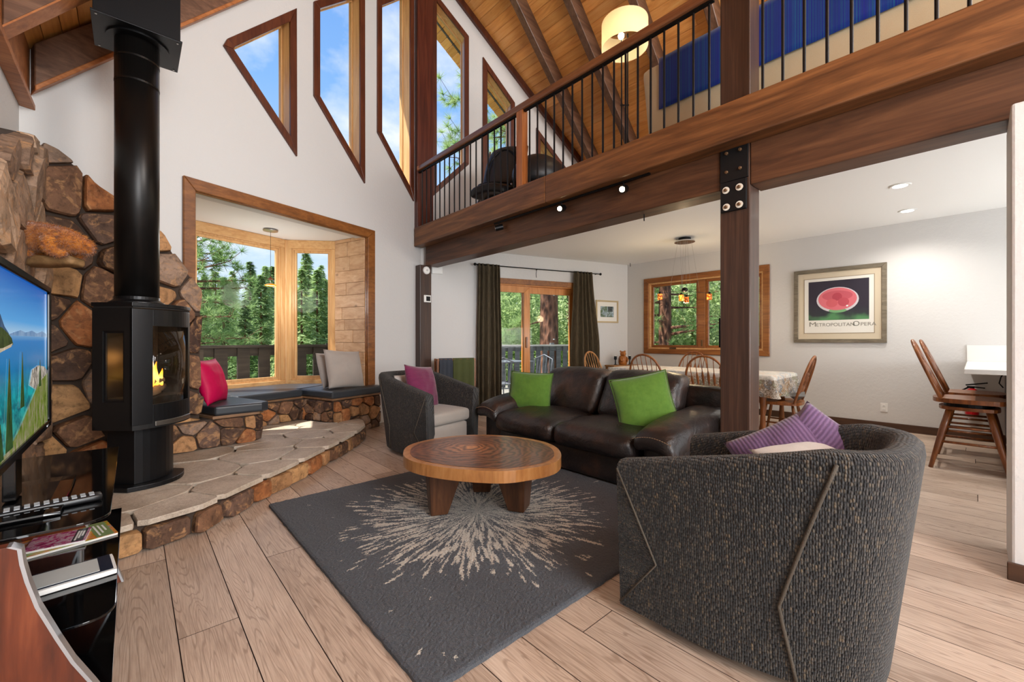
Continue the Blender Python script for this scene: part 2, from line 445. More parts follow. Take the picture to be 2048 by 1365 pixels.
# floor
floor = struct(MB().b2((XL-.1, -3.7, -.2), (XR+.1, 5.9, -.022)).build('floor', m_plain('subfloor', S(60, 44, 34), .8)), 'grey-beige oak plank floor', 'floor')
def plank(x0, x1, y0, y1, yb0=None, yb1=None):
    g, c = .0008, .0011; yb0 = yb0 if yb0 is not None else y0; yb1 = yb1 if yb1 is not None else y1
    a = [(x0+g, y0+g), (x1-g, yb0+g), (x1-g, yb1-g), (x0+g, y1-g)]; b = inset(a, c)
    vs = [(p[0], p[1], -.022) for p in a]+[(p[0], p[1], -.0025) for p in a]+[(p[0], p[1], 0) for p in b]
    fs = [(i+k*4, (i+1) % 4+k*4, (i+1) % 4+k*4+4, i+k*4+4) for k in (0, 1) for i in range(4)]+[(8, 9, 10, 11)]
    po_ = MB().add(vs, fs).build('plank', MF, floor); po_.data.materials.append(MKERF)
    for q in po_.data.polygons: q.material_index = 0 if abs(q.normal.z) > .99 else 1  # plank sides and bevels take a darker brown
k = -4
while .13+.198*k < XR:
    x0 = max(.13+.198*k, XL); x1 = min(.13+.198*(k+1), XR); y = -1.6
    ys = [2.055] if k == 0 else ([3.6] if k == -1 else [])
    cuts = [y]
    yy = (2.055-1.9*2 if k == 0 else -1.6-R.uniform(.2, 1.4))
    while yy < 5.9:
        yy += 1.9 if k == 0 else R.uniform(1.5, 2.1)
        if yy > y+.15: cuts.append(yy)
    for a, b in zip(cuts, cuts[1:]):
        e0, e1 = wy(x0)+.1, wy(x1)+.1
        if a > min(e0, e1)-.1: break
        if b > min(e0, e1)-.25: plank(x0, x1, a, e0, a, e1); break
        plank(x0, x1, a, b)
    k += 1
# upper windows: outlines of their casings, (x, z)
WL = [[(.657, 4.06), (1.385, 3.256), (1.380, 4.945), (.69, 4.145)],
      [(1.588, 4.062), (2.303, 3.261), (2.30, 5.90), (1.588, 5.178)],
      [(2.508, 4.044), (3.19, 3.29), (3.19, 6.60), (2.508, 5.882)]]
WR_ = [[(3.52, 3.43), (4.106, 4.056), (4.106, 6.158), (3.52, 6.73)],
       [(4.34, 3.27), (4.90, 4.02), (4.90, 5.26), (4.34, 5.897)],
       [(5.30, 3.27), (6.05, 4.06), (6.05, 4.14), (5.30, 4.93)]]
BAYO = [(.419, .02), (2.359, .02), (2.359, 2.56), (.419, 2.56)]
SLID = [(4.42, .02), (6.18, .02), (6.18, 2.15), (4.42, 2.15)]
wgl = struct(wall_holes('wall_front_left', [(XL-.02, 0), (3.36, 0), (3.36, 7.45), (RX, bl(RX)-.05), (XL-.02, bl(XL)-.02)], [inset(w, .05) for w in WL]+[BAYO], PL, .2, MW), 'white plaster gable wall with angled upper windows and bay opening', 'wall')
wgr = struct(wall_holes('wall_front_right', [(3.36, 0), (XR+.02, 0), (XR+.02, br(XR)-.02), (3.36, br(3.36)-.05)], [inset(w, .05) for w in WR_]+[SLID], PR, .2, MW), 'white plaster gable wall behind loft and sliding door', 'wall')
wl = struct(MB().b2((XL-.15, -3.6, 0), (XL, 4.62, 3.1)).build('wall_left', MW), 'white side wall beside the stone corner', 'wall')
RWH = [(2.19, 1.0), (4.14, 1.0), (4.14, 2.24), (2.19, 2.24)]
wr = struct(wall_holes('wall_right', [(-3.6, 0), (4.62, 0), (4.62, 3.48), (-3.6, 3.48)], [RWH], lambda y, z, d: (XR+d, y, z), .2, MW), 'white plaster wall behind the dining table', 'wall')
wb = struct(wall_holes('wall_back', [(XL, 0), (XR, 0), (XR, 3.4), (RX, 7.55), (XL, 3.2)], [[(-.35, .75), (2.95, .75), (2.95, 4.45), (-.35, 4.45)], [(3.55, .62), (6.85, .62), (6.85, 2.4), (3.55, 2.4)], [(3.35, 3.25), (5.85, 3.25), (5.85, 5.3), (3.35, 5.3)]],
                       lambda x, z, d: (x, -3.6-d, z), .2, MW), 'white back wall with openings made up for the fill lamps', 'wall')  # unseen wall; its openings are added to hold the fill lamps
pw = struct(MB().b2((3.14, -3.6, 0), (3.58, -.118, 2.295)).build('wall_kitchen', MW, bevel=.012), 'white plaster wall end beside the kitchen', 'wall')
ceil = struct(MB().zp([(3.40, -3.6), (XR, -3.6), (XR, wy(XR)), (3.40, wy(3.40)-.02)], 2.65, 2.80).build('ceiling', MCEIL), 'white ceiling over the dining room', 'ceiling')
lfl = struct(MB().zp([(3.37, -3.6), (XR, -3.6), (XR, wy(XR)), (3.37, wy(3.37)-.02)], 2.80, 2.87).build('floor_loft', m_plain('loft_carpet', S(150, 136, 118), .9)), 'beige loft floor', 'floor')
# ---- roof planes with their boards
def roof(name, label, f, x0, x1, dxb, side):
    P = PL if side < 0 else PR
    n_ = 14
    def yend(x): return wy(x)+.95
    base = MB()
    xs = [x0, x1]
    vs = []
    for x in xs:
        for y in (-3.6, yend(x)): vs += [(x, y, f(x)+.03), (x, y, f(x)+.2)]
    base.add(vs, [(0, 4, 6, 2), (1, 3, 7, 5), (0, 2, 3, 1), (4, 5, 7, 6), (0, 1, 5, 4), (2, 6, 7, 3)])
    ro = struct(base.build(name, m_plain(name+'_deck', S(90, 52, 26), .8)), label, 'ceiling')
    x = x0
    while x < x1-1e-4:
        xa, xb = x, min(x+dxb, x1); g = dxb*.022
        cut = R.uniform(.2, 4.2)
        for (ya, yb) in ((-3.6, cut), (cut, None)):
            A, B_ = xa+g, xb-g
            ea, eb = (yb, yb) if yb is not None else (yend(A), yend(B_))
            p = [(A, ya, f(A)), (B_, ya, f(B_)), (B_, eb-.002, f(B_)), (A, ea-.002, f(A))]
            c = dxb*.05
            A2, B2 = A+c, B_-c
            q = [(A2, ya, f(A2)-.004), (B2, ya, f(B2)-.004), (B2, eb-.004, f(B2)-.004), (A2, ea-.004, f(A2)-.004)]
            t = [(v[0], v[1], v[2]+.028) for v in p]
            MB().add(p+q+t, [(0, 1, 5, 4), (1, 2, 6, 5), (2, 3, 7, 6), (3, 0, 4, 7), (4, 5, 6, 7), (0, 8, 9, 1), (1, 9, 10, 2), (2, 10, 11, 3), (3, 11, 8, 0), (8, 11, 10, 9)]).build('ceiling_board', MBOARD, ro)
        x += dxb
    return ro
rfR = roof('ceiling_right_slope', 'orange pine board ceiling above the loft', br, RX, XR+.5, .1, 1)
rfL = roof('ceiling_left_slope', 'orange pine board ceiling above the stove', bl, XL-.5, RX, .0888, -1)
def rafter(name, f, depth, x0, x1, y0, w, m, label, strip=None):
    o = MB().prism([(x0, f(x0)), (x1, f(x1)), (x1, f(x1)-depth), (x0, f(x0)-depth)], lambda a, b, d: (a, y0+d, b), 0, w).build(name, m, None, bevel=.006, seg=1)
    if strip: MB().prism([(x0, f(x0)-depth), (x1, f(x1)-depth), (x1, f(x1)-depth-.014), (x0, f(x0)-depth-.014)], lambda a, b, d: (a, y0+d, b), -.006, w+.006).build('lit_underside_strip', strip, o)  # pale strip paints in the light on the rafter's underside
    o['group'] = 'rafters of the two roof slopes'
    return struct(o, label, 'beam')
for i, y0 in enumerate((4.54, 3.76, 2.93, 2.12, 1.31, .5, -.31, -1.2, -2.1)):
    rafter('rafter_beam', br, .33, RX+.05, XR-.02, y0, .11, MRAFT, ('dark rafter nearest the gable wall on the loft slope', 'second dark rafter from the gable wall on the loft slope', 'third dark rafter from the gable wall, behind the lit lamp shade', 'fourth dark rafter from the gable wall on the loft slope')[i] if i < 4 else 'dark rafter further back on the loft slope, behind the post')
rafter('rafter_beam', bl, .33, XL+.052, -.20, 3.70, .12, MRAFT, 'rafter with pale painted-light underside running into the black ceiling box', MRAFTL)
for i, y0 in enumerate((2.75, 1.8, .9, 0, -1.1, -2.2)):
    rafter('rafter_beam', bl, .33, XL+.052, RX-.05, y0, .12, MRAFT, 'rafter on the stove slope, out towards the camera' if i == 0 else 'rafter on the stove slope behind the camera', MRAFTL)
struct(MB().prism([(XL+.052, bl(XL+.052)), (RX-.05, bl(RX-.05)), (RX-.05, zl(RX-.05)), (XL+.052, zl(XL+.052))], PL, -.11, -.005).build('rafter_beam', MRAFT, None, bevel=.006, seg=1), 'dark rafter lying along the gable wall above the stove', 'beam')
struct(MB().prism([(XL+.052, zl(XL+.052)+.03), (RX-.05, zl(RX-.05)+.03), (RX-.05, zl(RX-.05)-.012), (XL+.052, zl(XL+.052)-.012)], PL, -.125, -.002).build('trim_1', MRAFTL, None, bevel=.004, seg=1), 'pale strip painting the lit underside of the rafter along the gable wall', 'trim')  # underside light put into the pale colour of this strip
struct(MB().prism([(3.52, br(3.52)), (XR-.02, br(XR-.02)), (XR-.02, zr(XR-.02)), (3.52, zr(3.52))], PR, -.06, 0).build('trim_2', MTRIM, None, bevel=.004, seg=1), 'dark strip where the gable wall meets the board ceiling', 'trim')
struct(MB().b2((XL, -3.5, 2.87), (XL+.05, 4.60, 3.32)).build('trim_3', MRAFTL, None, bevel=.004), 'reddish frieze board on top of the side wall', 'trim')
struct(MB().b2((XL, -3.5, 2.83), (XL+.075, 4.60, 2.87)).build('trim_4', MRAFTL, None, bevel=.004), 'thin wooden strip under the frieze board', 'trim')
struct(MB().b2((RX-.1, -3.6, 7.15), (RX+.1, 5.6, 7.5)).build('ridge_beam', MRAFT), 'dark ridge beam', 'beam')
struct(MB().prism([(XL-.5, bl(XL-.5)+.1), (RX, bl(RX)+.1), (RX, bl(RX)-.26), (XL-.5, bl(XL-.5)-.26)], PL, .80, .95).build('eave_beam', MEAVE), 'grey barge timber outside the stove-side windows', 'beam')
struct(MB().prism([(RX, br(RX)+.1), (XR+.5, br(XR+.5)+.1), (XR+.5, br(XR+.5)-.26), (RX, br(RX)-.26)], PR, .80, .95).build('eave_beam', MEAVE), 'grey barge timber outside the loft windows', 'beam')
# ---- posts and beams
struct(MB().b2((3.22, 5.70, 2.885), (3.50, 5.83, 7.2)).build('prow_pillar', m_wood('prow_post', S(58, 26, 18), S(84, 38, 26), S(104, 52, 34), 2, 14, 16, .38, .2, .08, .05), None, bevel=.008), 'dark red-brown upper pillar at the peak of the gable', 'pillar')
struct(MB().b2((3.24, 5.66, 0), (3.44, 5.80, 2.315)).build('wall_pillar', MBEAMZ, None, bevel=.008), 'dark wooden pillar on the wall under the beam end', 'pillar')
mp = struct(MB().b2((3.36, 1.107, 0), (3.56, 1.319, 7.0)).build('main_pillar', MBEAMZ, None, bevel=.008), 'thick dark wooden pillar beside the leather sofa', 'pillar')
struct(MB().b2((3.36, 1.32, 2.31), (3.58, 5.70, 2.64)).build('main_beam', MBEAMD, None, bevel=.008), 'dark lower beam from the pillar to the gable wall', 'beam')
struct(MB().b2((3.36, -3.6, 2.30), (3.58, 1.106, 2.64)).build('main_beam', MBEAMD, None, bevel=.008), 'dark lower beam from the pillar towards the kitchen', 'beam')
struct(MB().b2((3.20, 3.02, 2.60), (3.355, 5.765, 2.885)).build('fascia_beam', MBEAM, None, bevel=.012), 'brown upper fascia beam under the railing, gable end', 'beam')
struct(MB().b2((3.20, -3.6, 2.60), (3.355, 3.018, 2.885)).build('fascia_beam', MBEAM, None, bevel=.012), 'brown upper fascia beam under the railing, kitchen end', 'beam')
pl = MB().b2((3.345, 1.115, 2.36), (3.3595, 1.312, 2.655)).build('bracket_plate', MIRON, mp, bevel=.003)
pl2 = MB().b2((3.338, 1.125, 2.13), (3.3595, 1.305, 2.355)).build('bracket_plate', MIRON, mp, bevel=.003)
MBOLT = m_plain('rusty_bolt', S(120, 92, 66), .5, .7); MWASH = m_plain('white_washer', S(226, 220, 206), .5)
for (y, z, w) in ((1.264, 2.572, 0), (1.168, 2.572, 0), (1.264, 2.43, 0), (1.168, 2.434, 0), (1.267, 2.293, 1), (1.172, 2.294, 1), (1.264, 2.165, 1), (1.172, 2.165, 1)):
    x = 3.345 if not w else 3.338; RM = Matrix.Rotation(-PI/2, 4, 'Y')
    b = MB().lathe([(.013, 0), (.013, .012), (.009, .016)], 6, M=Matrix.Translation((x-(.004 if w else 0), y, z)) @ RM).build('bolt', MBOLT, pl2 if w else pl)
    if w: MB().lathe([(.026, 0), (.026, .004)], 18, M=Matrix.Translation((x, y, z)) @ RM).build('washer', MWASH, pl2)
MB().b2((3.40, 1.319, 1.10), (3.46, 1.345, 1.33)).build('switch_box', MBLK, mp, bevel=.004)
# ---- windows
def upper_window(i, poly, P, label):
    w = sempty('window_%d' % i, label, 'window')
    inn = frame_boards(poly, .075, P, -.03, 0, MTRIM, w, 'casing')
    frame_boards(inset(poly, .05), .02, P, 0, .21, MPINE, w, 'jamb', 0)
    ins = frame_boards(inset(poly, .07), .012, P, .14, .165, MPINE, w, 'sash', 0)
    MB().prism(ins, P, .148, .154).build('pane', MGLASS, w)
for i, (p, l) in enumerate(zip(WL, ('triangular upper window nearest the stove pipe', 'middle tall slanted window above the bay', 'tall slanted window beside the prow pillar, stove side'))): upper_window(i+1, p, PL, l)
for i, (p, l) in enumerate(zip(WR_, ('tall slanted window beside the prow pillar, loft side', 'slanted window behind the black loft chair', 'small triangular window low under the loft ceiling'))): upper_window(i+4, p, PR, l)
# dining window in the right wall
w7 = sempty('window_7', 'brown framed casement window behind the dining table', 'window')
PRW = lambda y, z, d: (XR+d, y, z)
RWO = [(2.105, .915), (4.228, .915), (4.228, 2.325), (2.105, 2.325)]
MTR7 = m_wood('casement_brown', S(104, 60, 26), S(140, 86, 40), S(164, 108, 56), 1, 12, 8, .4, .2, .08, .06)
frame_boards(RWO, .09, PRW, -.03, 0, MTR7, w7, 'casing')
frame_boards(RWH, .03, PRW, 0, .15, MPINEU, w7, 'jamb', 0)
MB().b2((XR-.005, 3.09, 1.03), (XR+.13, 3.21, 2.21)).build('mullion', MTR7, w7, bevel=.004)
for (a, b) in ((3.21, 4.11), (2.22, 3.09)):
    ins = frame_boards([(a, 1.03), (b, 1.03), (b, 2.21), (a, 2.21)], .045, PRW, .04, .08, MTR7, w7, 'sash')
    MB().prism(ins, PRW, .055, .061).build('pane', MGLASS, w7)
hh = MB().b2((XR-.02, 3.60, 1.005), (XR+.05, 3.72, 1.03)).build('crank_handle', m_plain('bronze', S(110, 88, 60), .4, .7), w7, bevel=.004)
MB().b2((XR-.01, 3.125, 1.06), (XR+.0, 3.155, 1.17)).build('latch', m_plain('bronze_latch', S(110, 88, 60), .4, .7), w7, bevel=.004)
# sliding door
d1 = sempty('door_1', 'honey pine sliding glass door between dark curtains', 'door')
MDOOR = m_wood('door_pine', S(172, 104, 44), S(200, 130, 62), S(216, 150, 82), 2, 12, 10, .4, .2, .06, .05)
frame_boards([(4.33, .01), (6.27, .01), (6.27, 2.225), (4.33, 2.225)], .095, PR, -.03, 0, MTR7, d1, 'casing')
frame_boards(SLID, .035, PR, 0, .2, MDOOR, d1, 'jamb', 0)
for (a, b, dd) in ((4.455, 5.215, .05), (5.095, 6.145, .11)):
    ins = frame_boards([(a, .055), (b, .055), (b, 2.115), (a, 2.115)], .115, PR, dd, dd+.045, MDOOR, d1, 'stile')
    MB().prism(ins, PR, dd+.02, dd+.027).build('pane', MGLASS, d1)
MB().prism([(5.13, 1.03), (5.16, 1.03), (5.16, 1.22), (5.13, 1.22)], PR, .02, .05).build('handle', MTR7, d1, bevel=.004)
# ---- bay
BO = Vector((2.359, 5.52)); EU = Vector((NY, NX)); EV = Vector((-NX, NY))
def BW(u, v): p = BO+EU*u+EV*v; return (p.x, p.y)
def BP(u, v, z): p = BW(u, v); return (p[0], p[1], z)
UL = -2.037
bayin = [(0, 0), (0, .64), (-.403, 1.185), (-1.634, 1.185), (UL, .64), (UL, 0)]
bc = struct(MB().zp([BW(*p) for p in [(.05, .0), (.05, .68), (-.38, 1.26), (-1.66, 1.26), (UL-.05, .68), (UL-.05, .0)]], 2.58, 2.70).build('ceiling_bay', MCEIL), 'white ceiling of the bay window', 'ceiling')
# casing of the opening
w8 = sempty('trim_5', 'brown casing around the bay opening', 'trim')
for pp in ([(.335, .55), (.429, .55), (.429, 2.552), (.335, 2.665)], [(2.349, .55), (2.462, .55), (2.462, 2.665), (2.349, 2.552)], [(.335, 2.665), (.429, 2.552), (2.349, 2.552), (2.462, 2.665)]):
    MB().prism(pp, PL, -.032, 0).build('casing', MTRIM2, w8, bevel=.006, seg=1)
for pp in ([(.419, .5), (.434, .5), (.434, 2.56), (.419, 2.56)], [(2.344, .5), (2.359, .5), (2.359, 2.56), (2.344, 2.56)], [(.419, 2.545), (2.359, 2.545), (2.359, 2.56), (.419, 2.56)]):
    MB().prism(pp, PL, 0, .03).build('jamb', MTRIM2, w8)
# panelled cheeks
for (u, sg, nm, lb) in ((0, 1, 'wall_bay_right', 'pine boarded side cheek of the bay window'), (UL, -1, 'wall_bay_left', 'boarded bay cheek on the stove side')):
    P = lambda a, b, d: BP(u+sg*(.03+d), a, b)
    ck = struct(MB().prism([(.05, 0), (.70, 0), (.70, 2.7), (.05, 2.7)], P, 0, .12).build(nm, MPANEL), lb, 'wall')
    zz = .50; rr = random.Random(5)
    while zz < 2.57:
        hgt = min(rr.choice((.13, .17, .20, .15)), 2.578-zz)
        cuts = [.032, rr.uniform(.2, .5), .64] if rr.random() < .55 else [.032, .64]
        for a, b in zip(cuts, cuts[1:]):
            MB().prism([(a+.0015, zz+.0015), (b-.0015, zz+.0015), (b-.0015, zz+hgt-.0015), (a+.0015, zz+hgt-.0015)], P, -.055-rr.uniform(0, .006), -.001).build('board', MPANEL, ck, bevel=.003, seg=1)
        zz += hgt
MB().prism([(.33, .80), (.40, .80), (.40, .92), (.33, .92)], lambda a, b, d: BP(d-.03, a, b), -.014, 0).build('outlet_plate', MTR7, bpy.data.objects['wall_bay_right'], bevel=.003)
# bay windows: three lights in pine frames
def bay_light(i, a, b, label, edge):
    w = sempty('window_%d' % i, label, 'window'); A, B_ = Vector(a), Vector(b); d = (B_-A); L = d.length; d.normalize(); nv = Vector((-d.y, d.x))
    if nv.dot(Vector((-1.0, .9))-A) > 0: nv = -nv     # outwards
    P = lambda s_, z, t: BP(*(A+d*s_+nv*t), z)
    z0, z1 = .50, 2.578; e = edge
    MB().prism([(0, 2.46), (L, 2.46), (L, z1), (0, z1)], P, -.012, .07).build('head', MPINEU, w, bevel=.004, seg=1)
    MB().prism([(0, z0), (L, z0), (L, .60), (0, .60)], P, -.02, .07).build('sill', MPINEU, w, bevel=.004, seg=1)
    for x0, x1 in ((0, e), (L-e, L)): MB().prism([(x0, .60), (x1, .60), (x1, 2.46), (x0, 2.46)], P, -.012, .07).build('jamb', MPINE, w, bevel=.004, seg=1)
    f1 = [(e, .60), (L-e, .60), (L-e, 2.46), (e, 2.46)]
    i1 = frame_boards(f1, .024, P, .008, .06, MPINE, w, 'stop', .002)
    i2 = frame_boards(i1, .032, P, .022, .055, MPINE, w, 'sash', .002)
    MB().prism(i2, P, .036, .042).build('pane', MGLASS, w)
    MB().prism([(0, -.1), (L, -.1), (L, z0), (0, z0)], P, 0, .1).build('apron', MW, w)
bay_light(8, (-.403, 1.185), (-1.634, 1.185), 'wide pine framed bay window facing the forest', .085)
bay_light(9, (0, .64), (-.403, 1.185), 'narrow angled bay window beside the boarded cheek', .07)
bay_light(10, (-1.634, 1.185), (UL, .64), 'narrow angled bay window behind the stone chimney', .07)
for c in ((-.403, 1.185), (-1.634, 1.185)): MB().box((*BW(*c), 1.54), (.07, .07, 2.07), .3).build('corner_post', MPINE, bpy.data.objects['window_8'], bevel=.01)
struct(MB().zp([BW(*p) for p in [(.05, .0), (.05, .68), (-.38, 1.26), (-1.66, 1.26), (UL-.05, .68), (UL-.05, .0)]], -.2, -.01).build('floor_bay', MW), 'floor under the bay bench', 'floor')
# ---- baseboards
struct(MB().b2((XR-.018, -3.5, 0), (XR, 4.5, .095)).build('baseboard_right', MBASE, None, bevel=.004), 'dark baseboard along the dining wall', 'baseboard')
struct(MB().prism([(3.5, 0), (4.3, 0), (4.3, .095), (3.5, .095)], PR, -.018, 0).build('baseboard_front', MBASE, None, bevel=.004), 'dark baseboard beside the sliding door', 'baseboard')
struct(MB().b2((3.122, -3.5, 0), (3.14, -.105, .085)).build('baseboard_kitchen', MBASE, None, bevel=.004), 'black baseboard at the foot of the wall end', 'baseboard')
# ================================================================ stone corner, hearth and benches
def _stone(name, stops, bs=.5):
    n = NT(name); v = n.coord('Object', (1, 1, 1), rand=13.0)
    base = n.ramp(n.rand(), stops, 'CONSTANT')
    a = n.noise(v, 6, 6, .65, .8); b = n.noise(v, 28, 5, .7)
    c = n.mix(n.ramp(a, [(.36, grey(0)), (.62, grey(1))]), n.mix(.55, base, S(44, 30, 22)), base)
    c = n.mix(n.math('MULTIPLY', n.ramp(n.noise(v, 11, 4, .6, 1.5), [(.52, grey(0)), (.66, grey(1))]), .6), c, S(190, 142, 96))
    c = n.mix(n.math('MULTIPLY', n.ramp(b, [(.35, grey(1)), (.5, grey(0))]), .45), c, S(40, 28, 20))
    n.col(c).set(.72, spec=.3)
    n.bump(n.math('ADD', a, n.math('MULTIPLY', b, .5)), bs, .02); return n.m
MSTONE = _stone('fieldstone', [(0, S(96, 70, 54)), (.13, S(182, 134, 90)), (.28, S(78, 56, 46)), (.40, S(200, 152, 102)), (.52, S(126, 90, 66)), (.64, S(158, 130, 110)), (.76, S(110, 84, 70)), (.86, S(176, 110, 64)), (1, S(140, 104, 76))])
MSTONEL = _stone('pale_fieldstone', [(0, S(160, 132, 110)), (.4, S(188, 158, 132)), (.7, S(146, 118, 98)), (1, S(178, 140, 104))])
MMORT = m_plain('dark_mortar', S(62, 48, 38), .9, bump=.6, bscale=60)
def _flag():
    n = NT('flagstone'); v = n.coord('Object', (1, 1, 1), rand=5.0)
    a = n.noise(v, 4, 6, .65); b = n.noise(v, 60, 4, .7)
    c = n.ramp(n.math('ADD', n.math('MULTIPLY', a, .6), n.math('MULTIPLY', b, .4)), [(.36, S(150, 136, 121)), (.52, S(190, 176, 160)), (.66, S(214, 202, 187))])
    c = n.mix(n.math('MULTIPLY', n.rand(), .25), c, S(166, 142, 114))
    n.col(c).set(.55, spec=.4); n.bump(n.math('ADD', a, b), .5, .012); return n.m
MFLAG = _flag()
# -- chimney breast on the gable wall
regF = [(-.535, .17), (.43, .17), (.44, 1.60), (.36, 1.74), (.24, 1.92), (.15, 2.08), (.03, 2.18), (-.10, 2.25), (-.27, 2.36), (-.36, 2.49), (-.46, 2.57), (-.535, 2.58)]
wsf = struct(MB().prism(scale_poly(regF, 0, 1.2, .985), lambda a, b, d: PL(a, b, -d), .0, .10).build('wall_stone_front', MMORT), 'brown fieldstone facing behind the stove', 'wall')
rs = random.Random(21)
for c in cells(regF, .25, .85, 14): stone(c, lambda a, b, d: PL(a, b, -.085-d), rs.uniform(.05, .13), .012, MSTONE, wsf, rr=rs, rough=.02)
regL = [(2.3, .17), (4.49, .17), (4.49, 2.56), (4.25, 2.50), (3.95, 2.45), (3.55, 2.28), (3.2, 2.06), (2.95, 1.86), (2.6, 1.55), (2.3, 1.4)]
wsl = struct(MB().prism(scale_poly(regL, 3.4, 1.2, .99), lambda a, b, d: (XL+d, a, b), .0, .09).build('wall_stone_left', MMORT), 'pale fieldstone facing on the side wall', 'wall')
for c in cells(regL, .34, 1.2, 5): stone(c, lambda a, b, d: (XL+.075+d, a, b), rs.uniform(.06, .09), .012, MSTONEL, wsl, rr=rs, rough=.02)
# -- hearth
HF = [(-.60, 2.93), (-.05, 3.0), (.30, 3.09), (.60, 3.345), (.92, 3.62), (1.24, 3.925), (1.58, 4.25), (1.87, 4.57), (2.03, 4.80), (2.10, 5.02), (2.13, 5.24)]
hback = [BW(-.70, -.17), BW(-.72, .36), BW(-1.56, .36), (.42, wy(.42)-.005), (-.595, wy(-.595)-.005)]
hpoly = HF+hback
hearth = thing('stone_hearth', 'raised flagstone hearth with a curved fieldstone edge', 'hearth')
MB().zp(inset(hpoly, .055), 0, .145).build('hearth_core', MMORT, hearth)
seq = []
for i in range(len(HF)-1):
    a, b = Vector(HF[i]), Vector(HF[i+1])
    seq.append((a, b, (b-a).length))
tot = sum(q[2] for q in seq)
def hp(s_, d, z):
    s_ = max(0, min(tot-1e-6, s_))
    for a, b, L in seq:
        if s_ <= L:
            t = (b-a)/L; n_ = Vector((t.y, -t.x)); p = a+t*s_+n_*d; return (p.x, p.y, z)
        s_ -= L
s_ = 0
while s_ < tot-.05:
    w = rs.uniform(.11, .27); j = lambda: rs.uniform(-.012, .012)
    q = [(s_+j(), .0), (s_+w+j(), .0), (s_+w+j(), .128+j()*.5), (s_+w*.5, .132), (s_+j(), .126+j()*.5)]
    stone(q, lambda a, b, d: hp(a, d-.06, b), .065, .008, MSTONE, hearth, rr=rs, rough=.01); s_ += w
for c in cells(hpoly, .40, 1.0, 31): stone(c, lambda a, b, d: (a, b, .142+d), .031, .009, MFLAG, hearth, 'flagstone', rough=.006, rr=rs, flat=True)
# -- bench
bench = thing('stone_bench', 'U-shaped fieldstone bench built into the bay', 'bench')
MCAPW = m_wood('bench_cap', S(104, 74, 50), S(134, 98, 68), S(156, 120, 88), 0, 12, 8, .5)
foot = [[(-.66, -.165), (.06, -.165), (.06, -.005), (-.035, -.04), (-.035, .60), (-.70, .60)],
        [(-1.54, .35), (-.70, .35), (-.70, .60), (-.06, .62), (-.42, 1.13), (-1.61, 1.13), (-1.97, .62), (-1.54, .60)],
        [(-2.36, -.12), (-2.30, -.20), (-1.64, -.305), (-1.585, -.27), (-1.585, .60), (-1.99, .60), (-2.0, -.12)]]
for f_, z0 in zip(foot, (.0, .17, .172)):
    q = [BW(*p) for p in f_]
    MB().zp(q, z0, .435).build('bench_core', MMORT, bench)
caps = [[(-.70, -.205), (.085, -.205), (.085, -.005), (-.035, -.04), (-.035, .62), (-.72, .62)], foot[1], [(-2.0, -.28), (-1.62, -.345), (-1.555, -.30), (-1.555, .34), (-2.0, .34)]]
for f_ in caps: MB().zp([BW(*p) for p in f_], .436, .462).build('bench_cap', MCAPW, bench, bevel=.005)
def face_stones(a, b, z0, z1, size, seed, out):
    A, B_ = Vector(BW(*a)), Vector(BW(*b)); L = (B_-A).length; t = (B_-A)/L; n_ = Vector((t.y, -t.x))*out
    for c in cells([(0, z0), (L, z0), (L, z1), (0, z1)], size, 1.0, seed):
        stone(c, lambda s, z, d: (*(A+t*s+n_*(d-.01)), z), rs.uniform(.035, .055), .008, MSTONE, bench, rr=rs, rough=.012)
face_stones((-.66, -.165), (.06, -.165), .0, .43, .15, 3, 1)
face_stones((-.70, .35), (-.66, -.165), .17, .43, .13, 4, 1)
face_stones((-1.56, .35), (-.70, .35), .17, .43, .15, 8, 1)
face_stones((-2.32, -.19), (-1.64, -.305), .172, .43, .2, 9, 1)
face_stones((-1.64, -.305), (-1.585, -.27), .172, .43, .2, 19, 1)
face_stones((-1.585, -.27), (-1.585, .35), .172, .43, .18, 10, 1)
MVINYL = NT('black_vinyl'); MVINYL.col(S(46, 50, 55)).set(.38, spec=.5); MVINYL.bump(MVINYL.noise(MVINYL.coord(), 220, 2), .1, .002); MVINYL = MVINYL.m
for poly, lb in (([(-.715, -.225), (.105, -.225), (.105, -.045), (-.04, -.045), (-.04, .60), (-.715, .40)], 'black vinyl bench cushion under the two grey pillows'),
                 ([(-1.50, .30), (-.735, .30), (-.735, .425), (-.06, .635), (-.43, 1.145), (-1.61, 1.145), (-1.96, .65), (-1.50, .45)], 'long black vinyl bench cushion below the wide bay window'),
                 ([(-1.985, -.29), (-1.62, -.385), (-1.525, -.34), (-1.525, .42), (-1.97, .62)], 'black vinyl bench cushion under the magenta pillow')):
    c = MB().zp([BW(*p) for p in poly], .463, .552).build('bench_cushion', MVINYL, None, bevel=.022, seg=3); tag(c, lb, 'cushion', 'bench cushions in the bay')
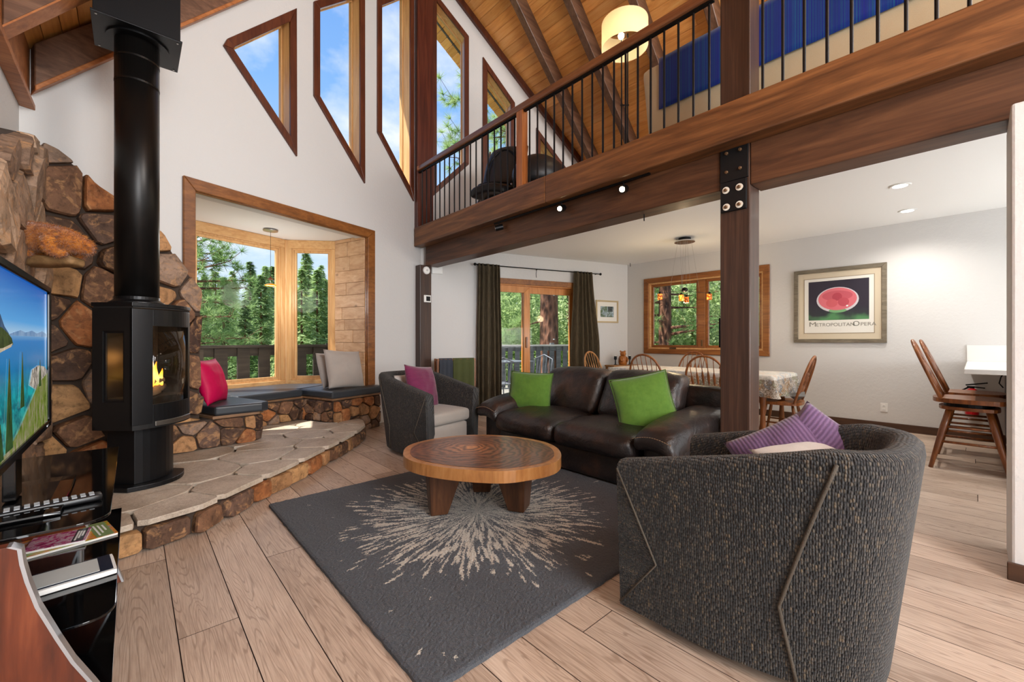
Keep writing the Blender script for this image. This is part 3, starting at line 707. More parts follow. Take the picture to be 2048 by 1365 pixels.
# ================================================================ pillows
def _fabric(name, c1, c2, scale=260, rough=.85, sheen=.3, bs=.3, rib=None):
    n = NT(name); v = n.coord(); f = n.noise(v, scale, 2, .6)
    g = n.noise(v, 6, 3)
    c = n.mix(n.math('ADD', n.math('MULTIPLY', f, .6), n.math('MULTIPLY', g, .4)), c1, c2)
    h = f
    if rib:
        w = n.n('ShaderNodeTexWave', wave_type='BANDS', bands_direction=rib[0]); n.l(v, w.inputs['Vector']); w.inputs['Scale'].default_value = rib[1]; w.inputs['Distortion'].default_value = 1.2; w.inputs['Detail Scale'].default_value = 2
        c = n.mix(n.math('MULTIPLY', w.outputs['Fac'], rib[2]), c, c1); h = n.math('ADD', n.math('MULTIPLY', f, .4), w.outputs['Fac'])
    n.col(c).set(rough, sheen=sheen, spec=.25); n.bump(h, bs, .004); return n.m
MGREEN = _fabric('green_velvet', S(62, 96, 24), S(98, 136, 50), 30, .8, .25, .08)
MGREENP = m_plain('green_piping', S(62, 92, 22), .8)
MMAG = _fabric('magenta_silk', S(172, 0, 58), S(206, 4, 82), 40, .55, 0, .1)
MPLUM = _fabric('plum_rib', S(88, 24, 56), S(140, 50, 96), 200, .8, .3, .5, ('Z', 22, .55))
MPURP = _fabric('purple_stripe', S(76, 52, 84), S(136, 106, 142), 200, .8, .3, .4, ('X', 20, .8))
MGREYP = _fabric('grey_linen', S(150, 140, 132), S(186, 176, 168), 300, .9, .2, .3)
MCHAIRSEAT = _fabric('grey_seat_fabric', S(146, 138, 130), S(182, 174, 166), 320, .9, .2, .35)
MLGREY = _fabric('light_grey_pillow_fabric', S(176, 170, 164), S(206, 200, 194), 300, .9, .2, .2)
def pillow(name, label, m, w, h, t, loc, rot, piping=None, group=None, seed=1, cat='pillow', ear=.06):
    o = thing(name, label, cat, loc, 0, group); o.rotation_euler = rot
    rr = random.Random(seed); s1, s2 = rr.uniform(0, 50), rr.uniform(0, 50)
    def P(sg):
        def f(a, b):
            u, v = a*2-1, b*2-1
            k = (1-abs(u)**2.6)**.62*(1-abs(v)**2.6)**.62 if abs(u) < 1 and abs(v) < 1 else 0
            pin = 1-ear*(1-abs(v)**2)*abs(u)**3; pin2 = 1-ear*(1-abs(u)**2)*abs(v)**3
            wr_ = noise.noise(Vector((u*2.2, v*2.2, s1)))*.10*k+noise.noise(Vector((u*5, v*5, s2)))*.03*k
            return Vector((u*w/2*pin, sg*(t/2*k*(1+wr_*2)), v*h/2*pin2))
        return f
    mb = MB().grid(P(1), 22, 22).grid(P(-1), 22, 22); b = mb.build('cover', m, o, smooth=True)
    bm = bmesh.new(); bm.from_mesh(b.data); bmesh.ops.remove_doubles(bm, verts=bm.verts, dist=1e-4); bmesh.ops.recalc_face_normals(bm, faces=bm.faces); bm.to_mesh(b.data); bm.free()
    b.data.polygons.foreach_set('use_smooth', [True]*len(b.data.polygons))
    if piping:
        f = P(1); pts = [f(i/16, 0) for i in range(16)]+[f(1, i/16) for i in range(16)]+[f(1-i/16, 1) for i in range(16)]+[f(0, 1-i/16) for i in range(16)]
        MB().tube(pts, .006, 6, closed=True).build('piping', piping, o, smooth=True)
    return o
def R3(x, y, z): return tuple(math.radians(a) for a in (x, y, z))
pillow('throw_pillow', 'bright magenta pillow leaning on the stone chimney end', MMAG, .44, .44, .17, (.57, 4.98, .76), R3(-14, 0, 62), seed=4)
pillow('throw_pillow', 'large grey linen pillow on the bay bench, in front', MGREYP, .58, .50, .18, (2.02, 5.43, .79), R3(-16, 4, 22), group='grey pillows in the bay', seed=5)
pillow('throw_pillow', 'smaller grey linen pillow half hidden behind the large one', MGREYP, .48, .46, .15, (1.93, 5.68, .775), R3(-14, 0, 38), group='grey pillows in the bay', seed=6)
# ================================================================ stove
MSTEEL = m_plain('stove_black', S(20, 20, 21), .48, .3, bump=.05, bscale=300); MSTEEL2 = m_plain('stove_black_satin', S(24, 24, 26), .36, .5)
MCHROME = m_plain('brushed_steel', S(190, 188, 184), .28, 1.0); MCAV = m_plain('firebox_inside', S(24, 20, 18), .8)
MSGL = m_glass('stove_glass', (.86, .84, .80, 1), 1.5, 1.3)
st = thing('gas_stove', 'black pedestal gas stove with curved glass and small fire', 'stove', (.03, 3.90, .174), PI/4)
HX, YB, YF = .225, .09, -.18
def cy(x, o=0): return YF-.065*(1-(x/HX)**2)-o
def cpanel(x0, x1, z0, z1, th=.018, o=0, n=10):
    mb = MB(); xs = [x0+(x1-x0)*i/n for i in range(n+1)]; vs = []
    for x in xs: vs += [(x, cy(x, o), z0), (x, cy(x, o), z1), (x, cy(x, o)+th, z1), (x, cy(x, o)+th, z0)]
    fs = [(0, 1, 2, 3), (4*n+3, 4*n+2, 4*n+1, 4*n)]
    for i in range(n):
        for j in range(4): a, b = 4*i+j, 4*i+(j+1) % 4; fs.append((a, b, b+4, a+4))
    return mb.add(vs, fs)
Z0, Z1 = .40, 1.19
plan = lambda e: [(-HX-e, YB+e), (-HX-e, YF)]+[(-HX-e+(2*HX+2*e)*i/12, cy(max(-HX, min(HX, -HX-e+(2*HX+2*e)*i/12)))-e) for i in range(13)]+[(HX+e, YF), (HX+e, YB+e)]
MB().zp(plan(.004), 1.20, 1.225).build('top_plate', MSTEEL2, st, bevel=.004)
MB().zp(plan(-.004), Z1, 1.20).build('top_gap', MCAV, st)
MB().zp(plan(0), Z0, Z0+.03).build('bottom_plate', MSTEEL, st, bevel=.003)
MB().b2((-HX, YB-.02, Z0), (HX, YB, Z1)).build('back_panel', MSTEEL, st)
MB().b2((HX-.018, YF+.001, Z0+.03), (HX, YB-.02, Z1)).build('side_panel', MSTEEL, st)
sp = wall_holes('side_panel', [(YF+.001, Z0+.03), (YB-.02, Z0+.03), (YB-.02, Z1), (YF+.001, Z1)], [[(-.125, .58), (.02, .58), (.02, 1.04), (-.125, 1.04)]], lambda y, z, d: (-HX+d, y, z), .018, MSTEEL, st)
frame_boards([(-.125, .58), (.02, .58), (.02, 1.04), (-.125, 1.04)], .014, lambda y, z, d: (-HX+.008+d, y, z), 0, .012, MSTEEL2, sp, 'window_rim', 0)
MB().b2((-HX+.012, -.115, .60), (-HX+.016, .01, 1.03)).build('side_glass', MSGL, sp)
door = cpanel(-HX, -.125, Z0+.03, Z1-.004).build('door_stile', MSTEEL2, st, bevel=.002)
cpanel(.185, HX, Z0+.03, Z1-.004).build('door_stile', MSTEEL2, st, bevel=.002)
cpanel(-.125, .185, 1.075, Z1-.004).build('door_rail', MSTEEL2, st, bevel=.002)
cpanel(-.125, .185, Z0+.03, .555).build('door_rail', MSTEEL2, st, bevel=.002)
cpanel(-.125, .185, .555, 1.075, .004, -.008).build('door_glass', MSGL, st, smooth=True)
cpanel(-.12, .20, Z0+.012, Z0+.042, .012, .012).build('handle_bar', MCHROME, st, bevel=.002)
fb = MB().b2((-.20, -.06, .48), (.20, .05, .50)).build('burner_tray', MCAV, st)
MB().b2((-.2, .045, .45), (.2, .06, 1.15)).build('firebox_back', m_plain('firebox_steel', S(60, 54, 48), .35, .6), st)
MB().b2((-.20, -.16, .43), (.20, .05, .60)).build('ember_box', MCAV, st, bevel=.01)
MLOG = m_plain('ceramic_log', S(150, 122, 96), .8, bump=.6, bscale=40)
for (a, b, r_) in (((-.13, -.10, .63), (.06, -.02, .66), .03), ((-.02, -.12, .63), (.15, -.04, .65), .028), ((-.10, -.13, .62), (.02, -.13, .625), .024), ((-.08, -.03, .68), (.10, -.09, .70), .024)):
    p, q = Vector(a), Vector(b); MB().tube([p+(q-p)*t for t in (0, .3, .6, 1)], [r_*.8, r_, r_*1.05, r_*.8], 10).build('log', MLOG, st, smooth=True)
nf = NT('flame'); zc = nf.n('ShaderNodeSeparateXYZ'); nf.l(nf.n('ShaderNodeTexCoord').outputs['Generated'], zc.inputs[0])
cc = nf.ramp(zc.outputs['Z'], [(0, (1, .30, .02, 1)), (.35, (1, .62, .12, 1)), (.7, (1, .40, .03, 1)), (1, (.8, .14, .0, 1))])
nf.col((0, 0, 0, 1)).set(1, emit=cc, estr=5.0, spec=0); MFLAME = nf.m
for (x, y, z, h_, r_) in ((.0, -.09, .66, .25, .026), (.045, -.085, .66, .17, .022), (-.05, -.09, .64, .15, .024), (.08, -.09, .66, .12, .018), (-.025, -.07, .66, .20, .02), (-.085, -.09, .63, .09, .02)):
    pts = [(x+math.sin(t*5+x*40)*.012*t, y, z+h_*t) for t in [i/8 for i in range(9)]]
    MB().tube(pts, [max(.0015, r_*math.sin(PI*min(1, .18+.82*t))**.8*(1-t*.5)) for t in [i/8 for i in range(9)]], 8, flat=.6).build('flame', MFLAME, st, smooth=True)
ped = [(-.15, .07), (-.15, -.12)]+[(-.15+.3*i/8, -.12-.05*(1-((-.15+.3*i/8)/.15)**2)) for i in range(1, 8)]+[(.15, -.12), (.15, .07)]
MB().zp(ped, .03, Z0).build('pedestal', MSTEEL2, st, bevel=.004)
bs_ = [(-.22, .10), (-.22, -.14)]+[(-.22+.44*i/12, -.14-.11*(1-((-.22+.44*i/12)/.22)**2)) for i in range(1, 12)]+[(.22, -.14), (.22, .10)]
MB().zp(bs_, 0, .03).build('base_plate', MSTEEL2, st, bevel=.005)
lp = bpy.data.lights.new('fire_glow', 'POINT'); lp.energy = 1.3; lp.color = (1, .5, .15); lp.shadow_soft_size = .05
lo = bpy.data.objects.new('fire_glow', lp); COL.objects.link(lo); lo.parent = st; lo.location = (-.02, -.09, .86)
fl = thing('stove_pipe', 'tall black flue pipe rising from the stove to the ceiling', 'pipe', (.025, 3.88, 1.40))
npipe = NT('pipe_black'); npipe.col(S(26, 24, 23)).set(.34, .55, spec=.5); MPIPE = npipe.m
MB().lathe([(.118, .012), (.118, 1.80)], 40).build('pipe', MPIPE, fl, smooth=False)
for o_ in fl.children: o_.data.polygons.foreach_set('use_smooth', [len(p.vertices) == 4 for p in o_.data.polygons])
for z, r_ in ((1.50, .1195), (1.66, .1195)): MB().lathe([(r_, z), (r_, z+.012)], 40).build('seam_band', MPIPE, fl)
MB().lathe([(.15, 0), (.148, .012), (.121, .03), (.121, .05)], 40).build('collar', MSTEEL2, fl)
cbx = thing('flue_box', 'black square ceiling box around the top of the flue', 'flue box', (.03, 3.875, 3.2))
MB().b2((-.215, -.205, .012), (.215, .205, .95)).build('box', MSTEEL2, cbx, bevel=.003)
MB().b2((-.225, -.215, 0), (.225, .215, .012)).build('bottom_plate', MSTEEL2, cbx, bevel=.002)
MB().lathe([(.165, -.012), (.165, 0)], 40).build('trim_ring', MSTEEL2, cbx)
for a, b in ((-.2, -.19), (.2, -.19), (.2, .19), (-.2, .19)): MB().lathe([(.006, -.004), (.006, 0)], 8, (a, b, 0)).build('screw', MCHROME, cbx)
# ================================================================ plush animal on its log ledge
MLOGW = m_wood('log_wood', S(92, 66, 40), S(130, 98, 62), S(160, 126, 84), 1, 10, 8, .7, 0, .5, .05)
lg = thing('log_shelf', 'short split log ledge mounted on the stones', 'shelf', (-.36, 3.63, 1.615))
MB().rbox((0, 0, 0), (.11, .34, .055), .022, 8, fn=lambda q, h: q+Vector((noise.noise(q*14), noise.noise(q*14+Vector((5, 1, 2)), ), noise.noise(q*14+Vector((9, 3, 1)))))*.008, M=Matrix.Rotation(math.radians(48), 4, 'Z')).build('log', MLOGW, lg, smooth=True)
plush = thing('plush_animal', 'shaggy orange-brown plush animal standing on the log ledge', 'plush toy', (-.345, 3.60, 1.645), math.radians(-42))
def _fur():
    n = NT('orange_fur'); v = n.coord(); c = n.ramp(n.noise(v, 25, 4, .7), [(.3, S(118, 62, 16)), (.5, S(172, 100, 32)), (.72, S(208, 140, 62))])
    n.col(c).set(.85, spec=.2, sheen=.4); return n.m
MFUR = _fur()
body = MB()
prof = [(-.205, .06, .125), (-.19, .088, .118), (-.14, .10, .115), (-.06, .098, .108), (.03, .088, .098), (.10, .078, .086), (.155, .066, .068), (.20, .052, .05), (.222, .034, .04)]
def bring(mb, pr_):
    b0 = len(mb.v); n = 18
    for x, r_, z in pr_:
        for j in range(n):
            t = 2*PI*j/n; mb.v.append((x, math.cos(t)*r_*.72, z+math.sin(t)*r_*.82))
    for i in range(len(pr_)-1):
        for j in range(n): mb.f.append((b0+i*n+j, b0+i*n+(j+1) % n, b0+(i+1)*n+(j+1) % n, b0+(i+1)*n+j))
    mb.f.append(tuple(b0+j for j in range(n))); mb.f.append(tuple(b0+(len(pr_)-1)*n+j for j in range(n)))
bring(body, prof)
for (x, y, dx_) in ((-.13, -.045, .03), (-.13, .045, .02), (.06, -.042, .04), (.06, .042, .03)):
    body.tube([(x-.02, y, .09), (x-.012, y*1.15, .05), (x+.0, y*1.2, .02), (x+dx_, y*1.2, .004), (x+dx_+.03, y*1.2, .002)], [.05, .042, .03, .022, .014], 12)
bo = body.build('body', MFUR, plush, smooth=True)
fu = MB(); rf = random.Random(3); me = bo.data; me.calc_loop_triangles()
tris = [t for t in me.loop_triangles]; ws = [t.area for t in tris]
for t in rf.choices(tris, ws, k=14000):
    a, b = rf.random(), rf.random()
    if a+b > 1: a, b = 1-a, 1-b
    v0, v1, v2 = [me.vertices[i].co for i in t.vertices]; p = v0+(v1-v0)*a+(v2-v0)*b; n_ = t.normal
    d = (n_+Vector((.5, 0, -.35))+Vector((rf.gauss(0, .3), rf.gauss(0, .3), rf.gauss(0, .3)))).normalized()*rf.uniform(.012, .024)
    sd2 = d.cross(Vector((rf.random(), rf.random(), rf.random()))).normalized()*.0012
    k = len(fu.v); fu.v += [tuple(p-sd2), tuple(p+sd2), tuple(p+d)]; fu.f.append((k, k+1, k+2))
fo = fu.build('fur', MFUR, plush, recalc=False); fo['kind'] = 'stuff'
# ================================================================ television and its stand
MGLB = m_plain('black_glass', S(6, 6, 7), .06, 0, 0, .6); MGLOSS = m_plain('gloss_black', S(10, 10, 11), .12)
MCHERRY = m_wood('cherry_veneer', S(64, 26, 13), S(98, 44, 23), S(126, 64, 36), 2, 12, 7, .3, .3, .05, .02)
MALU = m_plain('satin_silver', S(188, 190, 194), .32, .8)
ts = thing('tv_stand', 'three-tier black glass television stand with curved cherry side', 'tv stand', (-.27, 2.3, 0))
def rshelf(x0, x1, y0, y1, r_):
    pts = [(x0, y0)]+[(x1-r_+math.sin(t)*r_, y0+r_-math.cos(t)*r_) for t in [PI/2*i/8 for i in range(9)]]+[(x1, y1), (x0, y1)]
    return [(a+.27, b-2.3) for a, b in pts]
for z, q in ((.612, (-.56, -.05, 1.74, 2.885, .07)), (.302, (-.56, -.04, 1.78, 2.885, .07)), (.022, (-.56, -.05, 1.55, 2.86, .02))):
    MB().zp(rshelf(*q), z, z+.008).build('glass_shelf', MGLB, ts, bevel=.002)
MB().b2((-.28, -.72, 0), (.2, .54, .02)).build('plinth', MBLK, ts)
edge = [(-.235, .612), (-.217, .60), (-.213, .56), (-.204, .51), (-.186, .435), (-.149, .33), (-.12, .253), (-.08, .168), (-.05, .10), (-.03, .03)]
for yy in (1.690, 2.66):
    pn = MB().prism([(a-.008, b) for a, b in edge]+[(-.20, .03), (-.30, .18), (-.36, .38), (-.40, .61)], lambda a, b, d: (a+.27, yy-2.3+d, b), 0, .035).build('side_panel', MCHERRY, ts, bevel=.001)
    MB().prism(edge+[(a-.008, b) for a, b in reversed(edge)], lambda a, b, d: (a+.27, yy-2.3-.002+d, b), 0, .039).build('silver_edge', MALU, pn)
for (x, y) in ((-.13, 2.72), (-.45, 2.72), (-.45, 1.85)): MB().lathe([(.016, .03), (.016, .302)], 14, (x+.27-.05, y-2.3, 0)).build('leg', MALU, ts); MB().lathe([(.016, .31), (.016, .612)], 14, (x+.27-.05, y-2.3, 0)).build('leg', MALU, ts)
tv = thing('television', 'flat television showing a blue mountain lake', 'tv', (-.27, 2.10, .62))
MB().b2((-.05, -.48, .18), (.008, .48, .752)).build('body', MGLOSS, tv, bevel=.008, seg=3)
frame_boards([(-.48, .18), (.48, .18), (.48, .752), (-.48, .752)], .026, lambda a, b, d: (.008+d, a, b), 0, .012, MGLOSS, tv, 'bezel', .004)
MB().b2((-.035, -.05, .02), (-.005, .05, .2)).build('neck', MGLOSS, tv, bevel=.004)
MB().rbox((0, 0, .008), (.22, .48, .016), .007, 4).build('foot', MGLB, tv)
MB().b2((.0195, .36, .19), (.021, .40, .197)).build('badge', MALU, tv)
def m_screen():
    n = NT('lake_picture'); s_ = n.n('ShaderNodeSeparateXYZ'); n.l(n.n('ShaderNodeTexCoord').outputs['Object'], s_.inputs[0])
    Y_, Z_ = s_.outputs['Y'], s_.outputs['Z']
    v = n.math('DIVIDE', n.math('SUBTRACT', Z_, .206), .52)
    sky = n.ramp(v, [(.66, S(176, 208, 232)), (.74, S(96, 168, 228)), (1, S(28, 96, 184))])
    wat = n.ramp(v, [(.1, S(60, 150, 140)), (.28, S(20, 168, 172)), (.45, S(16, 122, 178)), (.62, S(60, 130, 196)), (.66, S(120, 168, 210))])
    sh = n.noise(n.coord('Object', (1, 9, 16)), 1.0, 5, .6); dark = n.ramp(sh, [(.46, grey(1)), (.58, grey(0))])
    low = n.ramp(v, [(.2, grey(1)), (.5, grey(0))])
    wat = n.mix(n.math('MULTIPLY', n.math('MULTIPLY', dark, low), .8), wat, S(14, 56, 84))
    c = n.mix(n.ramp(v, [(.655, grey(0)), (.657, grey(1))]), wat, sky)
    n.col((0, 0, 0, 1)).set(.12, emit=c, estr=.8, spec=.4); return n.m
def m_emitnoise(name, cs, sc=30):
    n = NT(name); c = n.ramp(n.noise(n.coord('Object', (1, 1, .45)), sc, 5, .7), cs); n.col((0, 0, 0, 1)).set(.15, emit=c, estr=.85, spec=.4); return n.m
scr = MB().b2((.0085, -.455, .205), (.010, .455, .727)).build('screen', m_screen(), tv)
def art(pts, m, lay): MB().prism([(a-2.10, b-.62) for a, b in pts], lambda a, b, d: (.0100+.0004*lay+d, a, b), 0, .0003).build('picture_shape', m, scr)
art([(1.646, 1.165), (1.646, 1.222), (1.67, 1.235), (1.70, 1.215), (1.73, 1.222), (1.78, 1.19), (1.84, 1.17)], m_emitnoise('mountains', [(.3, S(44, 66, 96)), (.7, S(76, 104, 136))]), 1)
art([(1.80, 1.166), (1.9, 1.176), (2.0, 1.184), (2.08, 1.178), (2.2, 1.186), (2.3, 1.178), (2.42, 1.188), (2.55, 1.176), (2.55, 1.166)], m_emitnoise('far_ridge', [(.3, S(84, 124, 170)), (.7, S(150, 176, 204))]), 1)
art([(1.646, 1.125), (1.646, 1.192), (1.69, 1.19), (1.75, 1.186), (1.82, 1.172), (1.87, 1.158), (1.89, 1.140), (1.83, 1.132), (1.74, 1.128)], m_emitnoise('shore_forest', [(.3, S(22, 40, 20)), (.7, S(84, 96, 48))], 60), 2)
art([(1.646, 1.11), (1.646, 1.128), (1.76, 1.131), (1.88, 1.143), (1.86, 1.133), (1.75, 1.122)], m_emitnoise('beach', [(.3, S(160, 140, 110)), (.7, S(220, 206, 180))], 80), 3)
art([(1.646, .826), (2.55, .826), (2.55, 1.02), (2.43, 1.005), (2.32, .99), (2.2, .95), (2.05, .90), (1.95, .87), (1.80, .84)], m_emitnoise('hillside', [(.3, S(40, 58, 18)), (.45, S(106, 124, 40)), (.6, S(140, 132, 104)), (.75, S(196, 186, 160))], 34), 4)
art([(2.15, 1.0), (2.20, 1.05), (2.32, 1.06), (2.46, 1.05), (2.55, 1.03), (2.55, .98), (2.3, .97)], m_emitnoise('rocks', [(.4, S(60, 60, 62)), (.6, S(210, 200, 186))], 60), 3)
MSPR = m_emitnoise('spire_tree', [(.3, S(16, 40, 18)), (.7, S(58, 92, 44))], 60)
for x, zb, zt, w in ((1.83, .84, 1.10, .05), (2.02, .94, 1.115, .035), (2.36, .98, 1.08, .03), (1.72, .83, .93, .04)): art([(x-w, zb), (x+w, zb), (x+w*.5, zb+(zt-zb)*.55), (x+.003, zt), (x-.003, zt), (x-w*.5, zb+(zt-zb)*.55)], MSPR, 5)
rm = thing('remote_control', 'long black remote control on the top glass shelf', 'remote', (-.20, 1.955, .621), math.radians(7))
MB().rbox((0, 0, .011), (.25, .05, .022), .009, 6).build('body', m_plain('remote_black', S(22, 22, 24), .35), rm, smooth=True)
MKEY = m_plain('remote_key', S(150, 154, 158), .5)
for i in range(11):
    for j in range(3): MB().box((-.10+i*.02, -.014+j*.014, .0225), (.012, .009, .003)).build('key', MKEY, rm)
def m_print(name, cs, sc=14):
    n = NT(name); c = n.ramp(n.noise(n.coord('Object'), sc, 6, .75, .6), cs); n.col(c).set(.25, spec=.5); return n.m
def mag(loc, rz, w, h, label, m, band):
    o = thing('magazine', label, 'magazine', loc, rz, 'magazines on the tv stand')
    MB().box((0, 0, .004), (w, h, .008)).build('pages', m_plain('paper', S(226, 224, 218), .7), o)
    MB().box((0, 0, .0086), (w+.002, h+.002, .0012)).build('cover', m, o)
    MB().box((w*.36, 0, .0095), (w*.2, h*.98, .0006)).build('title_band', band, o)
    for i in range(3): MB().box((w*(.31+.05*i), h*(.05*i-.03), .0100), (.006, h*(.72-.16*i), .0004)).build('text_line', MWHT, o)
mag((-.20, 2.565, .3105), math.radians(12), .27, .20, 'glossy magazine with green and orange cover, underneath', m_print('cover_mixed', [(.3, S(60, 70, 40)), (.42, S(130, 160, 50)), (.52, S(214, 120, 40)), (.62, S(150, 150, 150)), (.75, S(90, 40, 50))]), m_plain('cover_green', S(120, 140, 90), .4))
mag((-.225, 2.545, .3205), math.radians(-4), .17, .15, 'smaller magazine with magenta flower cover on top', m_print('cover_magenta', [(.3, S(40, 26, 40)), (.45, S(176, 30, 110)), (.55, S(190, 170, 186)), (.68, S(200, 40, 80))], 30), m_plain('cover_dark', S(26, 20, 26), .4))
tb = thing('tablet_box', 'white tablet with dark screen border on the middle shelf', 'tablet', (-.165, 2.145, .3105), math.radians(6))
MB().rbox((0, 0, .010), (.235, .165, .02), .006, 4).build('body', MWHT, tb)
MB().box((0, 0, .0206), (.215, .145, .0012)).build('border', m_plain('navy_border', S(34, 40, 56), .25), tb)
MB().box((-.012, 0, .0216), (.17, .125, .0012)).build('display', m_plain('grey_display', S(196, 198, 196), .2), tb)
# ================================================================ living room
def sharp(o, deg=35):
    o.data.polygons.foreach_set('use_smooth', [True]*len(o.data.polygons)); o.data.set_sharp_from_angle(angle=math.radians(deg)); return o
def W(o, p):                      # world-coordinate mesh under a placed Empty
    o.parent = p; o.matrix_parent_inverse = Matrix.Translation(-Vector(p.location)); return o
# -- rug
def m_rug():
    n = NT('rug_pile'); v = n.coord('Object'); s_ = n.n('ShaderNodeSeparateXYZ')
    j = n.n('ShaderNodeTexNoise'); n.l(v, j.inputs['Vector']); j.inputs['Scale'].default_value = 95; j.inputs['Detail'].default_value = 2
    vm = n.n('ShaderNodeVectorMath', operation='MULTIPLY_ADD'); n.l(j.outputs['Color'], vm.inputs[0]); vm.inputs[1].default_value = (.036, .036, 0); n.l(v, vm.inputs[2])
    n.l(vm.outputs[0], s_.inputs[0])
    x = n.math('ADD', s_.outputs['X'], .045); y = n.math('ADD', s_.outputs['Y'], -.005)
    r = n.math('SQRT', n.math('ADD', n.math('MULTIPLY', x, x), n.math('MULTIPLY', y, y)))
    cx_ = n.math('DIVIDE', x, r); sy_ = n.math('DIVIDE', y, r)
    cb = n.n('ShaderNodeCombineXYZ'); n.l(n.math('MULTIPLY', cx_, 40.0), cb.inputs[0]); n.l(n.math('MULTIPLY', sy_, 40.0), cb.inputs[1]); n.l(n.math('MULTIPLY', r, 7.5), cb.inputs[2])
    f = n.noise(cb.outputs[0], 1.0, 1.2, .5)
    th = n.ramp(r, [(.0, grey(.46)), (.16, grey(.475)), (.34, grey(.49)), (.58, grey(.515)), (.72, grey(.57)), (.86, grey(.67)), (1.0, grey(.78))])
    mask = n.math('GREATER_THAN', f, th)
    pile = n.noise(v, 210, 3, .7); soft = n.noise(v, 5, 3)
    dark = n.mix(n.math('ADD', n.math('MULTIPLY', pile, .7), n.math('MULTIPLY', soft, .3)), S(36, 39, 45), S(92, 97, 106))
    c = n.mix(mask, dark, n.mix(pile, S(170, 160, 146), S(232, 224, 212)))
    n.col(c).set(.95, spec=.1, sheen=.2); n.bump(n.math('ADD', pile, n.noise(v, 70, 3)), .9, .012); return n.m
rug = MB(); NR = 200; RXW, RYW = 2.12, 2.105
rug.grid(lambda a, b: Vector(((a-.5)*RXW+noise.noise(Vector((a*40, b*40, 1)))*.004, (b-.5)*RYW+noise.noise(Vector((a*40, b*40, 9)))*.004, .022+noise.noise(Vector((a*170, b*170, 3)))*.0035-(.006 if min(a, b, 1-a, 1-b) < .004 else 0))), NR, NR)
e0 = len(rug.v); bd = [(i, 0) for i in range(NR)]+[(NR, i) for i in range(NR)]+[(NR-i, NR) for i in range(NR)]+[(0, NR-i) for i in range(NR)]
for i, j in bd: p = rug.v[i*(NR+1)+j]; rug.v.append((p[0], p[1], .001))
for q in range(len(bd)):
    a, b = bd[q], bd[(q+1) % len(bd)]; rug.f.append((a[0]*(NR+1)+a[1], b[0]*(NR+1)+b[1], e0+(q+1) % len(bd), e0+q))
ro = rug.build('area_rug', m_rug(), None, recalc=False); ro.location = (1.76, 2.232, 0); tag(ro, 'charcoal shag rug with a cream starburst under the coffee table', 'rug')
# -- coffee table
ct = thing('coffee_table', 'live-edge slab coffee table with dark ringed top', 'coffee table', (1.735, 2.2, .024))
ol = [(1.313, 2.52), (1.406, 2.648), (1.531, 2.71), (1.729, 2.722), (1.93, 2.66), (2.06, 2.55), (2.18, 2.36), (2.224, 2.123), (2.18, 1.947), (2.06, 1.79), (1.927, 1.701), (1.807, 1.685), (1.69, 1.712), (1.556, 1.755), (1.449, 1.868), (1.333, 2.047), (1.262, 2.243), (1.262, 2.395)]
ol = smooth_poly([(a-1.735, b-2.2) for a, b in ol], 2)
def m_slabtop():
    n = NT('heartwood'); v = n.coord('Object', (1, 1, 1)); s_ = n.n('ShaderNodeSeparateXYZ'); n.l(v, s_.inputs[0])
    w = n.noise(v, 2.2, 3, .5); w2 = n.noise(v, 9, 4, .6)
    x = n.math('ADD', s_.outputs['X'], .03); y = n.math('ADD', s_.outputs['Y'], -.12)
    r = n.math('SQRT', n.math('ADD', n.math('MULTIPLY', x, x), n.math('MULTIPLY', y, y)))
    rr_ = n.math('ADD', n.math('ADD', r, n.math('MULTIPLY', w, .34)), n.math('MULTIPLY', w2, .09))
    rings = n.math('SINE', n.math('MULTIPLY', rr_, 140))
    c = n.ramp(r, [(0, S(206, 138, 80)), (.08, S(172, 108, 64)), (.2, S(134, 84, 54)), (.5, S(112, 70, 46))])
    c = n.mix(n.math('MULTIPLY', n.math('MULTIPLY_ADD', rings, .5, .5), .75), c, S(40, 23, 16))
    c = n.mix(n.math('MULTIPLY', n.ramp(n.noise(v, 7, 5, .7), [(.5, grey(0)), (.7, grey(1))]), .4), c, S(128, 82, 52))
    n.col(c).set(.34, coat=.2, spec=.5); n.bump(rings, .05, .002); return n.m
MSAP = m_wood('sapwood', S(128, 80, 40), S(158, 106, 58), S(180, 130, 80), 2, 10, 4, .35, .3, .08, .02)
MB().zp(ol, .325, .395).build('slab', MSAP, ct, bevel=.012, seg=3)
MB().zp(scale_poly(inset(ol[::1], .045), 0, 0, 1.0), .3945, .3965).build('heartwood_top', m_slabtop(), ct)
MLEGW = m_wood('dark_leg_wood', S(48, 28, 18), S(76, 46, 28), S(98, 62, 38), 2, 14, 10, .4, .1, .1, .05)
def tleg(c, out, w):
    o = Vector(out).normalized(); s2 = Vector((-o.y, o.x)); mb = MB(); vs = []
    for z, a, b, hw in ((0, -.055, .055, w*.62), (.325, -.16, .075, w)):
        for d, q in ((a, -hw), (b, -hw), (b, hw), (a, hw)): p = Vector(c)+o*d+s2*q; vs.append((p.x-1.735, p.y-2.2, z))
    mb.add(vs, [(3, 2, 1, 0), (4, 5, 6, 7), (0, 1, 5, 4), (1, 2, 6, 5), (2, 3, 7, 6), (3, 0, 4, 7)]).build('leg', MLEGW, ct, bevel=.006)
tleg((1.495, 2.38), (-.8, .35), .115); tleg((1.93, 2.06), (.45, -.8), .115); tleg((1.96, 2.50), (.6, .7), .10)
